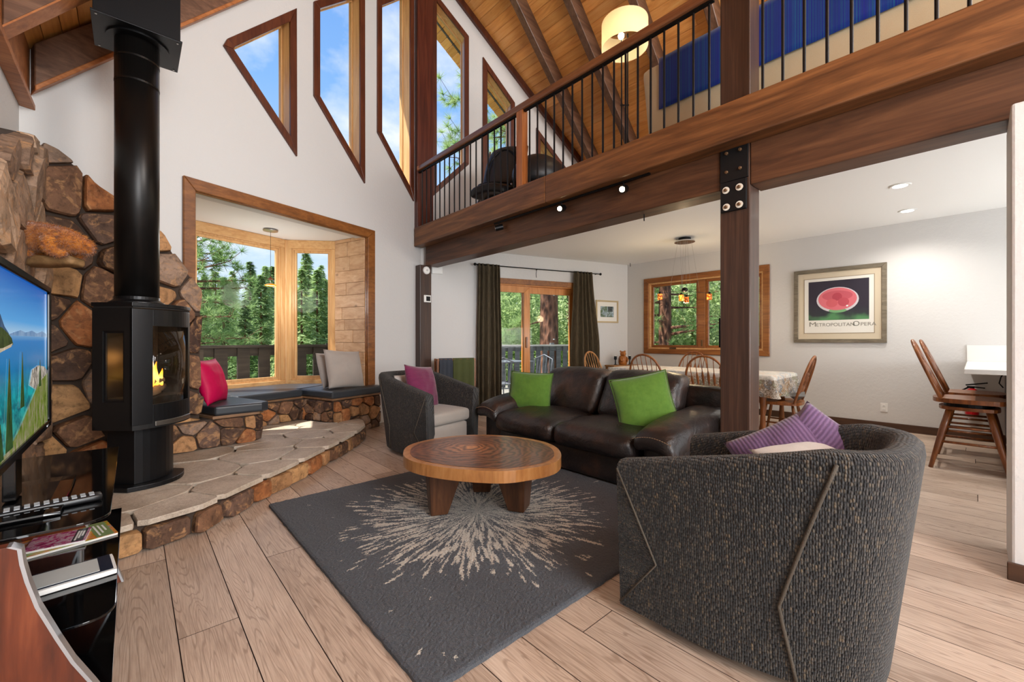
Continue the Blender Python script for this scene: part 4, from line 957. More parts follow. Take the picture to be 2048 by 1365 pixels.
# -- leather sofa
def _leather():
    n = NT('dark_leather'); v = n.coord(); a = n.noise(v, 5, 4, .6); b = n.noise(v, 90, 3, .6)
    nz = n.n('ShaderNodeSeparateXYZ'); g = n.n('ShaderNodeNewGeometry'); n.l(g.outputs['Normal'], nz.inputs[0])
    c = n.ramp(a, [(.34, S(27, 23, 23)), (.52, S(40, 32, 30)), (.70, S(68, 46, 36))])
    n.col(c).set(n.math('ADD', n.math('MULTIPLY', b, .2), .25), spec=.5)
    wr_ = n.noise(v, 13, 4, .55, 1.6)
    n.bump(n.math('ADD', n.math('MULTIPLY', wr_, 1.0), n.math('MULTIPLY', n.vor(v, 170), .12)), .32, .02); return n.m
MLEA = _leather(); MSTITCH = m_plain('tan_stitch', S(150, 124, 96), .7)
sf = thing('leather_sofa', 'dark brown leather two-seat sofa with puffy cushions', 'sofa', (3.25, 2.42, .0))
def wr(amp, sc, sd_): return lambda q: q+Vector((noise.noise(q*sc+Vector((sd_, 0, 0))), noise.noise(q*sc+Vector((0, sd_, 0))), noise.noise(q*sc+Vector((0, 0, sd_)))))*amp
def seatf(sd_):
    k = wr(.008, 7, sd_)
    def f(q, h):
        t = q.copy(); u, v = t.x/h.x, t.y/h.y
        if t.z > 0: t.z += .05*(1-u*u*.9)*(1-abs(v)**3)
        if t.x < 0: t.x -= .035*(1-(t.z/h.z)**2)*(1-v*v); 
        return k(t)
    return f
def backf(sd_):
    k = wr(.010, 6, sd_)
    def f(q, h):
        t = q.copy(); u, v, z = t.x/h.x, t.y/h.y, t.z/h.z
        if t.x < 0: t.x -= .05*(1-v*v)*(1-z*z)
        t.x += .11*(z)*.9; t.z += .02*(1-v*v)*z
        return k(t)
    return f
def sp_(mb, nm='x', m=MLEA, sm=60): o = mb.build(nm, m, None); W(o, sf); sharp(o, sm); return o
sp_(MB().rbox((3.24, 2.43, .145), (.92, 1.78, .235), .04, 8), 'base')
for (y0, y1, s_) in ((1.67, 2.47, 3), (2.47, 3.24, 8)):
    sp_(MB().rbox((3.04, (y0+y1)/2, .345), (.72, y1-y0-.008, .19), .075, 16, fn=seatf(s_)), 'seat_cushion')
    pts = [(2.69-.028*math.sin(PI*t), y0+.07+(y1-y0-.14)*t, .372+.014*math.sin(PI*t)) for t in [i/30 for i in range(31)]]
    mb = MB()
    for i in range(30): mb.tube([Vector(pts[i]), Vector(pts[i])*.35+Vector(pts[i+1])*.65], .0022, 5)
    W(mb.build('stitching', MSTITCH, None), sf)
    sp_(MB().rbox((3.50, (y0+y1)/2, .635), (.26, y1-y0-.02, .43), .085, 16, fn=backf(s_+20)), 'back_cushion')
def armf(q, h):
    t = q.copy(); v = t.y/h.y; u = t.x/h.x
    t.z += .03*(1-v*v)-.06*max(0, -u)**2*1.2+.02*u; 
    if t.z < 0: t.z -= .05*max(0, -v)**2
    return wr(.006, 6, 2)(t)
for (yc, sg) in ((1.51, 1), (3.36, -1)):
    sp_(MB().rbox((3.22, yc, .235), (.90, .27, .41), .05, 8), 'arm')
    sp_(MB().rbox((3.16, yc-.005*sg, .49), (.98, .335, .15), .07, 14, fn=(lambda q, h: armf(q, h)) if sg > 0 else (lambda q, h: armf(Vector((q.x, -q.y, q.z)), h)*1.0 if False else armf(q, h))), 'arm_pad')
    mb = MB(); pts = [(2.664+.0*t, yc-.15+.30*t, .447+.03*math.sin(PI*t)) for t in [i/16 for i in range(17)]]
    for i in range(16): mb.tube([Vector(pts[i]), Vector(pts[i])*.35+Vector(pts[i+1])*.65], .0022, 5)
    W(mb.build('stitching', MSTITCH, None), sf)
sp_(MB().rbox((3.70, 2.43, .40), (.16, 2.12, .72), .05, 8), 'back_frame')
for y in (1.42, 3.44):
    for x in (2.87, 3.70): W(MB().b2((x-.03, y-.03, 0.0), (x+.03, y+.03, .035)).build('foot', MBLK, None), sf)
sf.location.z = 0
# -- tub armchairs
def _tweed(name, horiz=False):
    n = NT(name)
    v = n.coord('UV', (1/.0078, 1/.0125, 1)) if not horiz else n.coord('Object', (110, 110, 190))
    cell = n.n('ShaderNodeTexVoronoi'); n.l(v, cell.inputs['Vector']); cell.inputs['Scale'].default_value = 1.0; cell.inputs['Randomness'].default_value = .45
    d = cell.outputs['Distance']
    sl = n.noise(n.coord('UV', (120, 3, 1)) if not horiz else n.coord('Object', (6, 6, 90)), 1.0, 3, .6)
    pt_ = n.noise(n.coord('UV', (40, 9, 1)) if not horiz else n.coord('Object', (9, 9, 20)), 1.0, 3, .6)
    sp2 = n.n('ShaderNodeSeparateColor'); n.l(cell.outputs['Color'], sp2.inputs[0])
    k = n.math('ADD', n.math('ADD', n.math('MULTIPLY', sp2.outputs['Red'], .3), n.math('MULTIPLY', sl, .42)), n.math('MULTIPLY', pt_, .32))
    c = n.ramp(k, [(.28, S(17, 18, 20)), (.48, S(43, 43, 45)), (.62, S(70, 66, 61)), (.78, S(118, 99, 73))])
    c = n.mix(n.ramp(d, [(.25, grey(0)), (.62, grey(.85))]), c, S(9, 9, 10))
    n.col(c).set(.78, spec=.3, sheen=.15)
    n.bump(n.math('MULTIPLY', d, -1.0), .9, .012); return n.m
MTWEED = _tweed('charcoal_tweed'); MTWEEDH = _tweed('charcoal_tweed_cross', True); MROPE = m_plain('braided_piping', S(74, 66, 56), .8, bump=.8, bscale=220)
def sstep(t): t = max(0, min(1, t)); return t*t*(3-2*t)
def tub_path(n=26):
    half = [(.39, .45-.40*i/8) for i in range(9)]
    arc = []
    for i in range(1, n//2+1):
        t = PI/2*i/(n//2); c, s_ = math.cos(t), math.sin(t)
        arc.append((.39*abs(c)**.62, .05-.50*abs(s_)**.72))
    h_ = half+arc
    return h_+[(-x, y) for x, y in reversed(h_[:-1])]
def make_tub(label, loc, rz):
    t = thing('tub_armchair', label, 'armchair', loc, rz, 'matching charcoal tub armchairs')
    path = tub_path(); N = len(path); mb = MB()
    def nrm(i):
        a, b = path[max(i-1, 0)], path[min(i+1, N-1)]; d = Vector((b[0]-a[0], b[1]-a[1])).normalized(); return Vector((d.y, -d.x))   # inwards
    def hgt(y): return .652+.165*min(1.0, max(0.0, (.45-y)/.72))
    prof = [(0, 0, .0), (0, 0, .5), (0, 0, .93), (.008, 0, .975), (.03, 0, 1.0), (.075, 0, 1.0), (.097, 0, .975), (.105, 0, .93), (.105, 0, .6), (.105, 0, .36)]
    for i, (x, y) in enumerate(path):
        ni = nrm(i)
        if ni.dot(Vector((-x, -(y-.2)))) < 0: ni = -ni
        H = hgt(y); z0 = .045
        for (off, _, f) in prof:
            z = z0+(H-z0)*f
            tap = (1-f)*(.03+.06*sstep((.2-y)/.5))
            p = Vector((x, y))+ni*(off+tap); mb.v.append((p.x, p.y, z))
    K_ = len(prof)
    for i in range(N-1):
        for j in range(K_-1): mb.f.append((i*K_+j, i*K_+j+1, (i+1)*K_+j+1, (i+1)*K_+j))
        mb.f.append((i*K_+K_-1, i*K_, (i+1)*K_, (i+1)*K_+K_-1))
    mb.f.append(tuple(range(K_))); mb.f.append(tuple((N-1)*K_+j for j in reversed(range(K_))))
    so = sharp(mb.build('shell', MTWEED, t), 50); uvl = so.data.uv_layers.new(name='yarn'); acc = [0]
    for i in range(1, N): acc.append(acc[-1]+math.hypot(path[i][0]-path[i-1][0], path[i][1]-path[i-1][1]))
    for lp_i in so.data.loops:
        vi = lp_i.vertex_index; j = vi % K_; b0 = vi-j; vv = sum((so.data.vertices[b0+q+1].co-so.data.vertices[b0+q].co).length for q in range(j)); uvl.data[lp_i.index].uv = (acc[vi//K_], vv)
    # piping and the triangular front facets
    for sg in (1, -1):
        X_ = .393*sg
        A, B_, C_ = (X_-.004*sg, .448, .622), (X_-.018*sg, .28, .28), (X_-.030*sg, .448, .06)
        MB().add([A, B_, C_, (A[0]-.02*sg, .452, A[2]), (C_[0]-.02*sg, .452, C_[2])], [(0, 1, 2), (3, 0, 2, 4), (0, 3, 1), (2, 1, 4), (1, 3, 4)]).build('front_facet', MTWEEDH, t)
        MB().tube([A, B_, C_], .0045, 6).build('piping', MROPE, t, smooth=True)
        pts = []
        for q in range(13):
            z = .05+.735*q/12; yy = -.18+(z-.05)/.24*.05 if z < .29 else -.13-(z-.29)/.50*.15
            half = [(i, path[i]) for i in range(N//2+1)]
            for (i, p0), (i2, p1) in zip(half, half[1:]):
                if p1[1] <= yy <= p0[1]:
                    u = (p0[1]-yy)/max(1e-6, p0[1]-p1[1]); x = p0[0]+(p1[0]-p0[0])*u; ni = nrm(i).lerp(nrm(i2), u)
                    if ni.dot(Vector((-x, -(yy-.2)))) < 0: ni = -ni
                    f = (z-.045)/(hgt(yy)-.045); tap = (1-f)*(.03+.06*sstep((.2-yy)/.5)); p = Vector((x, yy))+ni.normalized()*(tap-.003); pts.append((p.x*sg, p.y, z)); break
        MB().tube(pts, .006, 6).build('piping', MROPE, t, smooth=True)
    sharp(MB().rbox((0, .10, .385), (.555, .66, .13), .045, 12, fn=lambda q, h: q+Vector((0, 0, .02*(1-(q.x/h.x)**2)*(1-(q.y/h.y)**2) if q.z > 0 else 0))).build('seat_cushion', MCHAIRSEAT, t), 60)
    sharp(MB().rbox((0, .14, .20), (.50, .54, .24), .03, 6).build('seat_base', MCHAIRSEAT, t), 60)
    MB().lathe([(.24, 0), (.24, .05)], 28, (0, .02, 0)).build('swivel_base', MBLK, t)
    return t
make_tub('charcoal tub armchair in front, back turned, holding purple pillows', (1.88, .55, .0), 0)
make_tub('charcoal tub armchair by the bay holding a plum pillow', (2.285, 3.93, .0), math.radians(192.6))
pillow('throw_pillow', 'ribbed plum pillow standing in the armchair by the bay', MPLUM, .48, .46, .17, (2.245, 3.88, .67), R3(-16, 6, 24), seed=9)
pillow('throw_pillow', 'light grey pillow mostly hidden behind the plum pillow', MLGREY, .40, .36, .13, (2.19, 4.08, .62), R3(-14, 0, 30), seed=10)
pillow('throw_pillow', 'green velvet pillow at the sofa end near the curtain', MGREEN, .46, .40, .16, (3.10, 3.14, .625), R3(-16, 2, -60), MGREENP, 'green velvet sofa pillows', 11)
pillow('throw_pillow', 'green velvet pillow at the sofa end near the pillar', MGREEN, .47, .46, .17, (3.12, 1.83, .65), R3(-20, -12, -52), MGREENP, 'green velvet sofa pillows', 12)
pillow('throw_pillow', 'striped purple pillow in front in the near armchair', MPURP, .37, .35, .14, (2.06, .53, .635), R3(-30, -28, -58), None, 'purple pillows in the near armchair', 13)
pillow('throw_pillow', 'striped purple pillow further back in the near armchair', MPURP, .33, .31, .11, (2.14, .43, .675), R3(-20, 36, -75), None, 'purple pillows in the near armchair', 14)
pillow('throw_pillow', 'pale grey pillow lying at the back of the near armchair', MLGREY, .40, .34, .15, (1.99, .40, .635), R3(-66, 0, -25), seed=15)
# -- blanket rack under the wall pillar
rk = thing('blanket_rack', 'low wooden rack behind the armchair hung with two throws', 'rack', (3.70, 5.40, 0), -math.atan(SL))
MRK = m_wood('rack_wood', S(96, 56, 28), S(130, 80, 42), S(150, 100, 58), 2, 14, 8, .4, .1, .06, .05)
for x in (-.29, .29):
    for y in (-.08, .08): MB().box((x, y, .44), (.03, .03, .88)).build('post', MRK, rk, bevel=.004)
    MB().box((x, 0, .06), (.03, .22, .04)).build('foot_bar', MRK, rk, bevel=.004)
for z in (.86, .55): MB().box((0, -.08, z), (.6, .022, .03)).build('rail', MRK, rk, bevel=.003); MB().box((0, .08, z), (.6, .022, .03)).build('rail', MRK, rk, bevel=.003)
def throw(label, m, x0, x1, zlow, seed):
    P = lambda a, b: (lambda t: Vector((3.70, 5.40, 0))+Matrix.Rotation(-math.atan(SL), 3, 'Z') @ Vector((x0+(x1-x0)*a, (-.115 if t < .5 else -.045)+(.006*math.sin(a*19+seed)) if abs(t-.5) > .06 else -.08, (zlow+(.89-zlow)*min(1, t/.46)) if t < .5 else (.45+(.89-.45)*min(1, (1-t)/.46)))))(b)
    o = MB().grid(P, 20, 24).build('throw_blanket', m, None, smooth=True); s = o.modifiers.new('thick', 'SOLIDIFY'); s.thickness = .008
    tag(o, label, 'blanket', 'throws on the rack')
throw('olive green throw hanging on the rack', _fabric('olive_wool', S(58, 64, 34), S(84, 90, 52), 160, .95, .3, .5), -.06, .28, .35, 1)
throw('dark slate throw hanging on the rack', _fabric('slate_wool', S(44, 48, 56), S(66, 72, 82), 160, .95, .3, .5), -.27, -.07, .3, 5)
# ================================================================ curtains
def m_curtain():
    n = NT('curtain_linen'); v = n.coord('Object', (90, 90, 6)); f = n.noise(v, 1, 3, .6); g = n.noise(n.coord('Object', (160, 160, 160)), 1, 2)
    c = n.ramp(n.math('ADD', n.math('MULTIPLY', f, .6), n.math('MULTIPLY', g, .4)), [(.35, S(80, 71, 58)), (.55, S(114, 101, 80)), (.7, S(142, 127, 102))])
    n.col(c).set(.9, spec=.15); n.bump(g, .3, .003)
    tl = n.n('ShaderNodeBsdfTranslucent'); n.l(c, tl.inputs[0]); mx = n.n('ShaderNodeMixShader'); mx.inputs[0].default_value = .45
    n.l(n.b.outputs[0], mx.inputs[1]); n.l(tl.outputs[0], mx.inputs[2]); n.l(mx.outputs[0], n.out.inputs['Surface']); return n.m
MCUR = m_curtain()
def curtain(label, x0, x1, b0, b1, seed):
    def P(a, b):
        z = 2.43-2.40*b; sp = sstep(b*1.6); xa = x0+(b0-x0)*sp; xb = x1+(b1-x1)*sp; x = xa+(xb-xa)*a
        amp = .028+.022*b; ph = a*2*PI*5+seed+math.sin(a*7+seed)*1.3+b*.6*math.sin(a*5)
        d = .085+amp*math.sin(ph)*(1 if b > .03 else .35)+.008*noise.noise(Vector((a*6, b*5, seed)))
        return Vector(PR(x, z, -d))
    o = MB().grid(P, 110, 30).build('curtain', MCUR, None, smooth=True); s = o.modifiers.new('thick', 'SOLIDIFY'); s.thickness = .003
    tag(o, label, 'curtain', 'curtains at the sliding door')
curtain('dark linen curtain at the sliding door, pillar side', 4.24, 4.60, 4.22, 4.63, 0)
curtain('brown linen curtain at the sliding door, picture side', 6.00, 6.38, 5.93, 6.52, 2)
cr_ = thing('curtain_rod', 'thin black curtain rod with knob ends above the door', 'curtain rod')
MB().tube([PR(4.20, 2.41, -.085), PR(6.55, 2.41, -.085)], .009, 10).build('rod', MBLK, cr_, smooth=True)
for x in (4.185, 6.565): MB().ball(PR(x, 2.41, -.085), .024, 12, 8).build('finial', MBLK, cr_, smooth=True)
for x in (4.25, 5.30, 6.50): MB().tube([PR(x, 2.41, 0), PR(x, 2.41, -.085)], .006, 8).build('bracket', MBLK, cr_)
MB().tube([PR(5.27, 2.40, -.085), PR(5.26, 2.33, -.085), PR(5.265, 2.26, -.085)], .005, 8).build('hook', MBLK, cr_)
# ================================================================ dining room
MOAK = m_wood('windsor_oak', S(96, 52, 22), S(134, 78, 36), S(162, 102, 54), 2, 16, 8, .35, .25, .06, .12)
MOAKL = m_wood('light_oak', S(140, 90, 44), S(176, 122, 68), S(200, 150, 96), 2, 16, 8, .4, .2, .06, .05)
def seat_poly(w, d):
    return smooth_poly([(-w*.42, d*.5), (w*.42, d*.5), (w*.52, d*.2), (w*.46, -d*.35), (w*.25, -d*.5), (-w*.25, -d*.5), (-w*.46, -d*.35), (-w*.52, d*.2)], 2)
def bow(t, w, z0, h, y0, lean, m, nsp=6, prefix=''):
    pts = []
    for i in range(25):
        a = PI*i/24; x = -w*math.cos(a)*(.9+.1*math.sin(a)); zz = math.sin(a)**.62*h; pts.append((x, y0-lean*zz/h, z0+zz))
    MB().tube(pts, .014, 8).build('bow', m, t, smooth=True)
    for i in range(nsp):
        f = (i+.8)/(nsp+.6)*2-1; x0 = f*w*.72; x1 = f*w*.86; k = max(0, 1-(x1/w)**2)**.5; zt = z0+h*k**.75*.995
        p, q = Vector((x0, y0+.015, z0-.012)), Vector((x1, y0-lean*(zt-z0)/h, zt)); mb = MB()
        s_ = lambda u: p+(q-p)*u
        mb.tube([s_(0), s_(.12), s_(.42)], [.006, .006, .006], 6); 
        prof = [(.38, .006), (.42, .012), (.56, .017), (.62, .012), (.68, .006)]
        mb.tube([s_(u) for u, r_ in prof], [r_ for u, r_ in prof], 8, flat=.35, up=(0, 1, 0)); mb.tube([s_(.66), s_(1)], .005, 6)
        mb.build('spindle', m, t, smooth=True)
def make_windsor(label, m, seat_h=.44, top=.98):
    t = thing('windsor_chair', label, 'chair', group='bow-back dining chairs')
    MB().zp(seat_poly(.50, .44), seat_h-.035, seat_h).build('seat', m, t, bevel=.012, seg=2)
    bow(t, .265, seat_h-.01, top-seat_h, -.165, .16, m)
    ft = []
    for x in (-1, 1):
        for y in (-1, 1):
            a, b = Vector((x*.13, y*.13, seat_h-.03)), Vector((x*.20, y*.205, 0)); s_ = lambda u: a+(b-a)*u; ft.append((a, b))
            MB().tube([s_(u) for u in (0, .2, .45, .5, .8, 1)], [.013, .018, .02, .016, .015, .011], 10).build('leg', m, t, smooth=True)
    mid = lambda i, u: ft[i][0]+(ft[i][1]-ft[i][0])*u
    for i, j in ((0, 1), (2, 3)): MB().tube([mid(i, .55), (mid(i, .55)+mid(j, .55))/2, mid(j, .55)], [.008, .012, .008], 8).build('stretcher', m, t, smooth=True)
    MB().tube([(mid(0, .55)+mid(1, .55))/2, (mid(2, .55)+mid(3, .55))/2], .009, 8).build('stretcher', m, t, smooth=True)
    return t
c0 = make_windsor('bow-back chair at the table end near the poster, turned sideways', MOAK)
c0.location = (5.80, 1.56, 0); c0.rotation_euler = (0, 0, math.radians(4))
for x, y, rz, lb in ((5.28, 2.92, -90, 'bow-back chair at the near side of the table, next to the curtain'), (5.36, 2.20, -84, 'bow-back chair at the near side of the table, beside the pillar'),
                     (6.55, 3.10, 90, 'bow-back chair on the window side, seen between the two near chairs'), (6.52, 2.42, 92, 'bow-back chair on the window side, half hidden by the pillar')):
    c = copytree(c0); c.location = (x, y, 0); c.rotation_euler = (0, 0, math.radians(rz)); c['label'] = lb
ce = make_windsor('light oak bow-back chair at the far head of the table', MOAKL); ce.location = (5.66, 3.98, 0); ce.rotation_euler = (0, 0, math.radians(184)); ce['label'] = 'light oak bow-back chair at the far head of the table'
# table and its cloth
dt = thing('dining_table', 'long dining table under a flowered cloth', 'table', (5.88, 2.66, 0))
MB().zp([(-.44, -1.10), (.44, -1.10), (.44, 1.10), (-.44, 1.10)], .715, .745).build('table_top', MOAK, dt, bevel=.006)
for x in (-.36, .36):
    for y in (-.98, .98): MB().lathe([(.03, 0), (.035, .1), (.025, .3), (.045, .55), (.04, .715)], 12, (x, y, 0)).build('leg', MOAK, dt, smooth=True)
def m_cloth():
    n = NT('floral_cloth'); v = n.coord('Object'); s_ = n.n('ShaderNodeSeparateXYZ'); n.l(v, s_.inputs[0])
    d1_ = n.vor(v, 26); d2 = n.vor(v, 11, out='Color'); sp2 = n.n('ShaderNodeSeparateColor'); n.l(d2, sp2.inputs[0])
    flo = n.ramp(sp2.outputs['Red'], [(0, S(206, 196, 184)), (.3, S(196, 150, 96)), (.5, S(150, 158, 130)), (.7, S(120, 134, 150)), (1, S(200, 132, 84))], 'CONSTANT')
    c = n.mix(n.ramp(n.noise(v, 34, 4, .7), [(.44, grey(0)), (.52, grey(1))]), S(214, 208, 200), flo)
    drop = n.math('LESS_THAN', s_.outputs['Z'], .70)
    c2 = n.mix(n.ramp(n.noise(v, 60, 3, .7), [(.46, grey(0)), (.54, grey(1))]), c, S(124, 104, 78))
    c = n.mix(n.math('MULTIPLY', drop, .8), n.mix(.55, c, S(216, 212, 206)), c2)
    n.col(c).set(.85, spec=.2); return n.m
def cloth(w, l, top, drop):
    mb = MB(); nx, ny = 40, 70; W2, L2 = w/2+drop, l/2+drop
    def P(a, b):
        x, y = (a-.5)*2*W2, (b-.5)*2*L2; ex, ey = max(0, abs(x)-w/2), max(0, abs(y)-l/2)
        px = max(-w/2, min(w/2, x)); py = max(-l/2, min(l/2, y)); e = max(ex, ey)
        fl_ = .03*math.sin((x+y)*16)*e/drop if ex < .01 or ey < .01 else .05*e/drop
        if ex > 0: px += math.copysign(.012+(.03+fl_)*min(1, ex/drop), x)
        if ey > 0: py += math.copysign(.012+(.03+fl_)*min(1, ey/drop), y)
        return Vector((px, py, top-e))
    return mb.grid(P, nx, ny)
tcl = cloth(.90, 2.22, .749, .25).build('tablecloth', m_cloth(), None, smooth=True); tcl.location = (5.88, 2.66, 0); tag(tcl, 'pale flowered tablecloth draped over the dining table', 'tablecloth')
pap = MB().add([(0, 0, 0), (.16, .05, .02), (.2, -.1, .05), (.04, -.14, .01), (.1, -.04, -.06)], [(0, 1, 2, 3), (0, 3, 4), (1, 0, 4), (2, 1, 4), (3, 2, 4)]).build('folded_paper', m_plain('grey_paper', S(110, 108, 106), .7), None); pap.location = (5.62, 1.41, .56); tag(pap, 'crumpled grey sheet at the table end by the chair', 'paper')
pap.location = (5.66, 1.44, .505)
# chandelier
ch = thing('chandelier', 'wire chandelier with small amber glass shades over the table', 'chandelier', (5.95, 2.83, 1.68))
MAMB = NT('amber_glass'); av = MAMB.coord(); ac = MAMB.ramp(MAMB.noise(av, 38, 3, .6), [(.4, S(120, 42, 6)), (.55, S(206, 104, 20)), (.66, S(250, 190, 90))])
MAMB.col(ac).set(.2, emit=ac, estr=.9); MAMB = MAMB.m
MB().lathe([(.085, .92), (.085, .967)], 28).build('canopy', MBLK, ch); MB().lathe([(.14, .905), (.14, .92)], 32).build('canopy_plate', m_plain('mirror_steel', S(200, 200, 204), .15, 1), ch)
MB().ball((0, 0, .215), (.045, .045, .035), 16, 10).build('hub', MBLK, ch, smooth=True)
arms = [(.27, -.24), (-.27, .24), (.10, .10), (-.03, -.04)]
for i, (x, y) in enumerate(arms):
    a = math.atan2(y, x)
    MB().tube([(0, 0, .20), (x, y, .165)], .003, 6).build('arm', MBLK, ch)
    MB().tube([(x*.28, y*.28, .905), (x*.6 if i < 2 else x, y*.6 if i < 2 else y, .19)], .0016, 5).build('wire', MCHROME, ch)
    sh = MB().lathe([(.034, .085), (.034, .0), (.030, .0), (.030, .08)], 18, (x, y, .07 if i != 3 else .02)).build('shade', MAMB, ch, smooth=False)
    MB().lathe([(.012, 0), (.02, .012), (.012, .03)], 12, (x, y, .155 if i != 3 else .105)).build('socket', MBLK, sh)
for k in range(3): MB().tube([(.06*math.cos(k*2.1), .06*math.sin(k*2.1), .905), (.08*math.cos(k*2.1+1), .08*math.sin(k*2.1+1), .20)], .0014, 5).build('wire', MCHROME, ch)
pb = bpy.data.lights.new('chandelier_glow', 'POINT'); pb.energy = 22; pb.color = (1, .75, .45); pb.shadow_soft_size = .08
pbo = bpy.data.objects.new('chandelier_glow', pb); COL.objects.link(pbo); pbo.parent = ch; pbo.location = (0, 0, .0)
# recessed lights
MLAMP = m_plain('lamp_lens', (1, 1, 1, 1), .4, emit=(1, .97, .92, 1), estr=6)
for x, y, lb in ((5.48, .482, 'recessed ceiling light nearer the living room'), (6.59, .517, 'recessed ceiling light nearer the dining wall')):
    t = thing('recessed_light', lb, 'ceiling light', (x, y, 2.648), 0, 'recessed ceiling lights')
    MB().lathe([(.075, -.006), (.085, 0)], 28).build('trim_ring', MWHT, t); MB().lathe([(.055, -.008), (.055, -.004)], 24).build('lens', MLAMP, t)
    l = bpy.data.lights.new('downlight', 'SPOT'); l.energy = 80; l.spot_size = math.radians(150); l.spot_blend = .8; l.color = (1, .94, .86); l.shadow_soft_size = .06
    o = bpy.data.objects.new('downlight', l); COL.objects.link(o); o.parent = t; o.location = (0, 0, -.02)
# poster
MFR = m_wood('grey_wood_frame', S(84, 76, 62), S(116, 106, 90), S(140, 130, 112), 1, 22, 6, .5, 0, .2, .03)
MCREAM = m_plain('cream_mat', S(206, 192, 168), .8); MPAPER = m_plain('poster_paper', S(226, 222, 214), .6)
po = thing('framed_poster', 'large framed opera poster with a bowl of red fruit', 'picture', (XR, 1.272, 1.648))
PP = lambda a, b, d: (-d, -a, b)          # a to the viewer's right
rect = lambda x0, x1, z0, z1: [(x0, z0), (x1, z0), (x1, z1), (x0, z1)]
MB().prism(rect(-.50, .50, -.51, .51), PP, .001, .012).build('backing', MCREAM, po)
frame_boards(rect(-.513, .513, -.522, .522), .052, PP, .002, .030, MFR, po, 'frame', .003)
MB().prism(rect(-.385, .385, -.385, .385), PP, .012, .0135).build('poster_sheet', MPAPER, po)
frame_boards(rect(-.392, .392, -.392, .392), .008, PP, .012, .0145, m_plain('inner_mat_line', S(150, 134, 110), .7), po, 'mat_bevel', 0)
def m_posterbg():
    n = NT('poster_dark'); v = n.coord('Object'); s_ = n.n('ShaderNodeSeparateXYZ'); n.l(v, s_.inputs[0])
    g = n.ramp(n.math('ADD', n.math('MULTIPLY', s_.outputs['Z'], -2.2), n.math('MULTIPLY', n.noise(v, 5, 2), .8)), [(.35, S(50, 46, 58)), (.62, S(54, 58, 62)), (.85, S(86, 138, 92))]); n.col(g).set(.35); return n.m
MB().prism(rect(-.335, .335, -.205, .345), PP, .0135, .0142).build('print_ground', m_posterbg(), po)
el = lambda cx_, cz_, rx_, rz_, n=30: [(cx_+rx_*math.cos(2*PI*i/n), cz_+rz_*math.sin(2*PI*i/n)) for i in range(n)]
for p_, m, k in ((el(-.005, .075, .235, .175), m_plain('bowl_rim', S(206, 200, 206), .3), 1), (el(-.005, .085, .215, .155), m_plain('bowl_pink', S(214, 112, 122), .3), 2), (el(-.005, .13, .17, .07), m_plain('bowl_inner', S(196, 92, 104), .3), 3),
                 (el(-.005, .115, .055, .055), m_plain('fruit_red', S(176, 70, 84), .3), 4), (el(-.065, .03, .065, .058), m_plain('fruit_red2', S(204, 96, 104), .3), 5), (el(.065, .04, .062, .06), m_plain('fruit_red3', S(190, 82, 94), .3), 6), (el(.105, -.015, .012, .012), MWHT, 7), (el(.0, -.075, .10, .03), m_plain('bowl_green', S(120, 170, 120), .3), 1.5)):
    MB().prism(p_, PP, .0142+k*.0002, .0144+k*.0002).build('print_shape', m, po)
def text(body, size, loc, m, parent, rot, ext=.0004, name='lettering'):
    c = bpy.data.curves.new(name, 'FONT'); c.body = body; c.size = size; c.extrude = ext; c.align_x = 'LEFT'; c.align_y = 'BOTTOM_BASELINE'
    c.materials.append(m); tmp = bpy.data.objects.new(name, c); COL.objects.link(tmp); bpy.context.view_layer.update()
    me = bpy.data.meshes.new_from_object(tmp.evaluated_get(bpy.context.evaluated_depsgraph_get())); bpy.data.objects.remove(tmp)
    o = bpy.data.objects.new(name, me); COL.objects.link(o); o.parent = parent; o.location = loc; o.rotation_euler = rot; return o
MINK = m_plain('grey_ink', S(120, 118, 108), .6)
xx = -.333
for s_, sz, wd_ in (('M', .092, .088), ('ETROPOLITAN', .066, .435), ('O', .092, .082), ('PERA', .066, .17)):
    o = text(s_, sz, (-.0142, -xx, -.292), MINK, po, (PI/2, 0, -PI/2)); 
    bpy.context.view_layer.update(); k = o.dimensions.x
    if k > 1e-4: o.scale = (min(1.4, (wd_-.012)/k), 1, 1)
    xx += wd_
    if s_ == 'ETROPOLITAN': xx -= .028
# small framed picture
spc = thing('framed_print', 'small framed landscape print between curtain and corner', 'picture', (*PR(6.765, 0, 0)[:2], 1.715), -math.atan(SL))
PS = lambda a, b, d: (a, -d, b)
MGOLD = m_plain('pale_gold_frame', S(186, 164, 124), .45, .2)
frame_boards(rect(-.262, .262, -.215, .215), .03, PS, .001, .022, MGOLD, spc, 'frame', .002)
MB().prism(rect(-.25, .25, -.2, .2), PS, .001, .008).build('mat', MPAPER, spc)
MB().prism(rect(-.155, .155, -.105, .10), PS, .008, .009).build('print', m_print('landscape_print', [(.3, S(40, 44, 44)), (.45, S(92, 108, 76)), (.56, S(150, 166, 176)), (.7, S(206, 210, 204))], 12), spc)
MB().prism(rect(.02, .13, -.0, .10), PS, .009, .0095).build('print_tree', m_print('print_tree', [(.35, S(30, 34, 34)), (.65, S(84, 90, 84))], 30), spc)
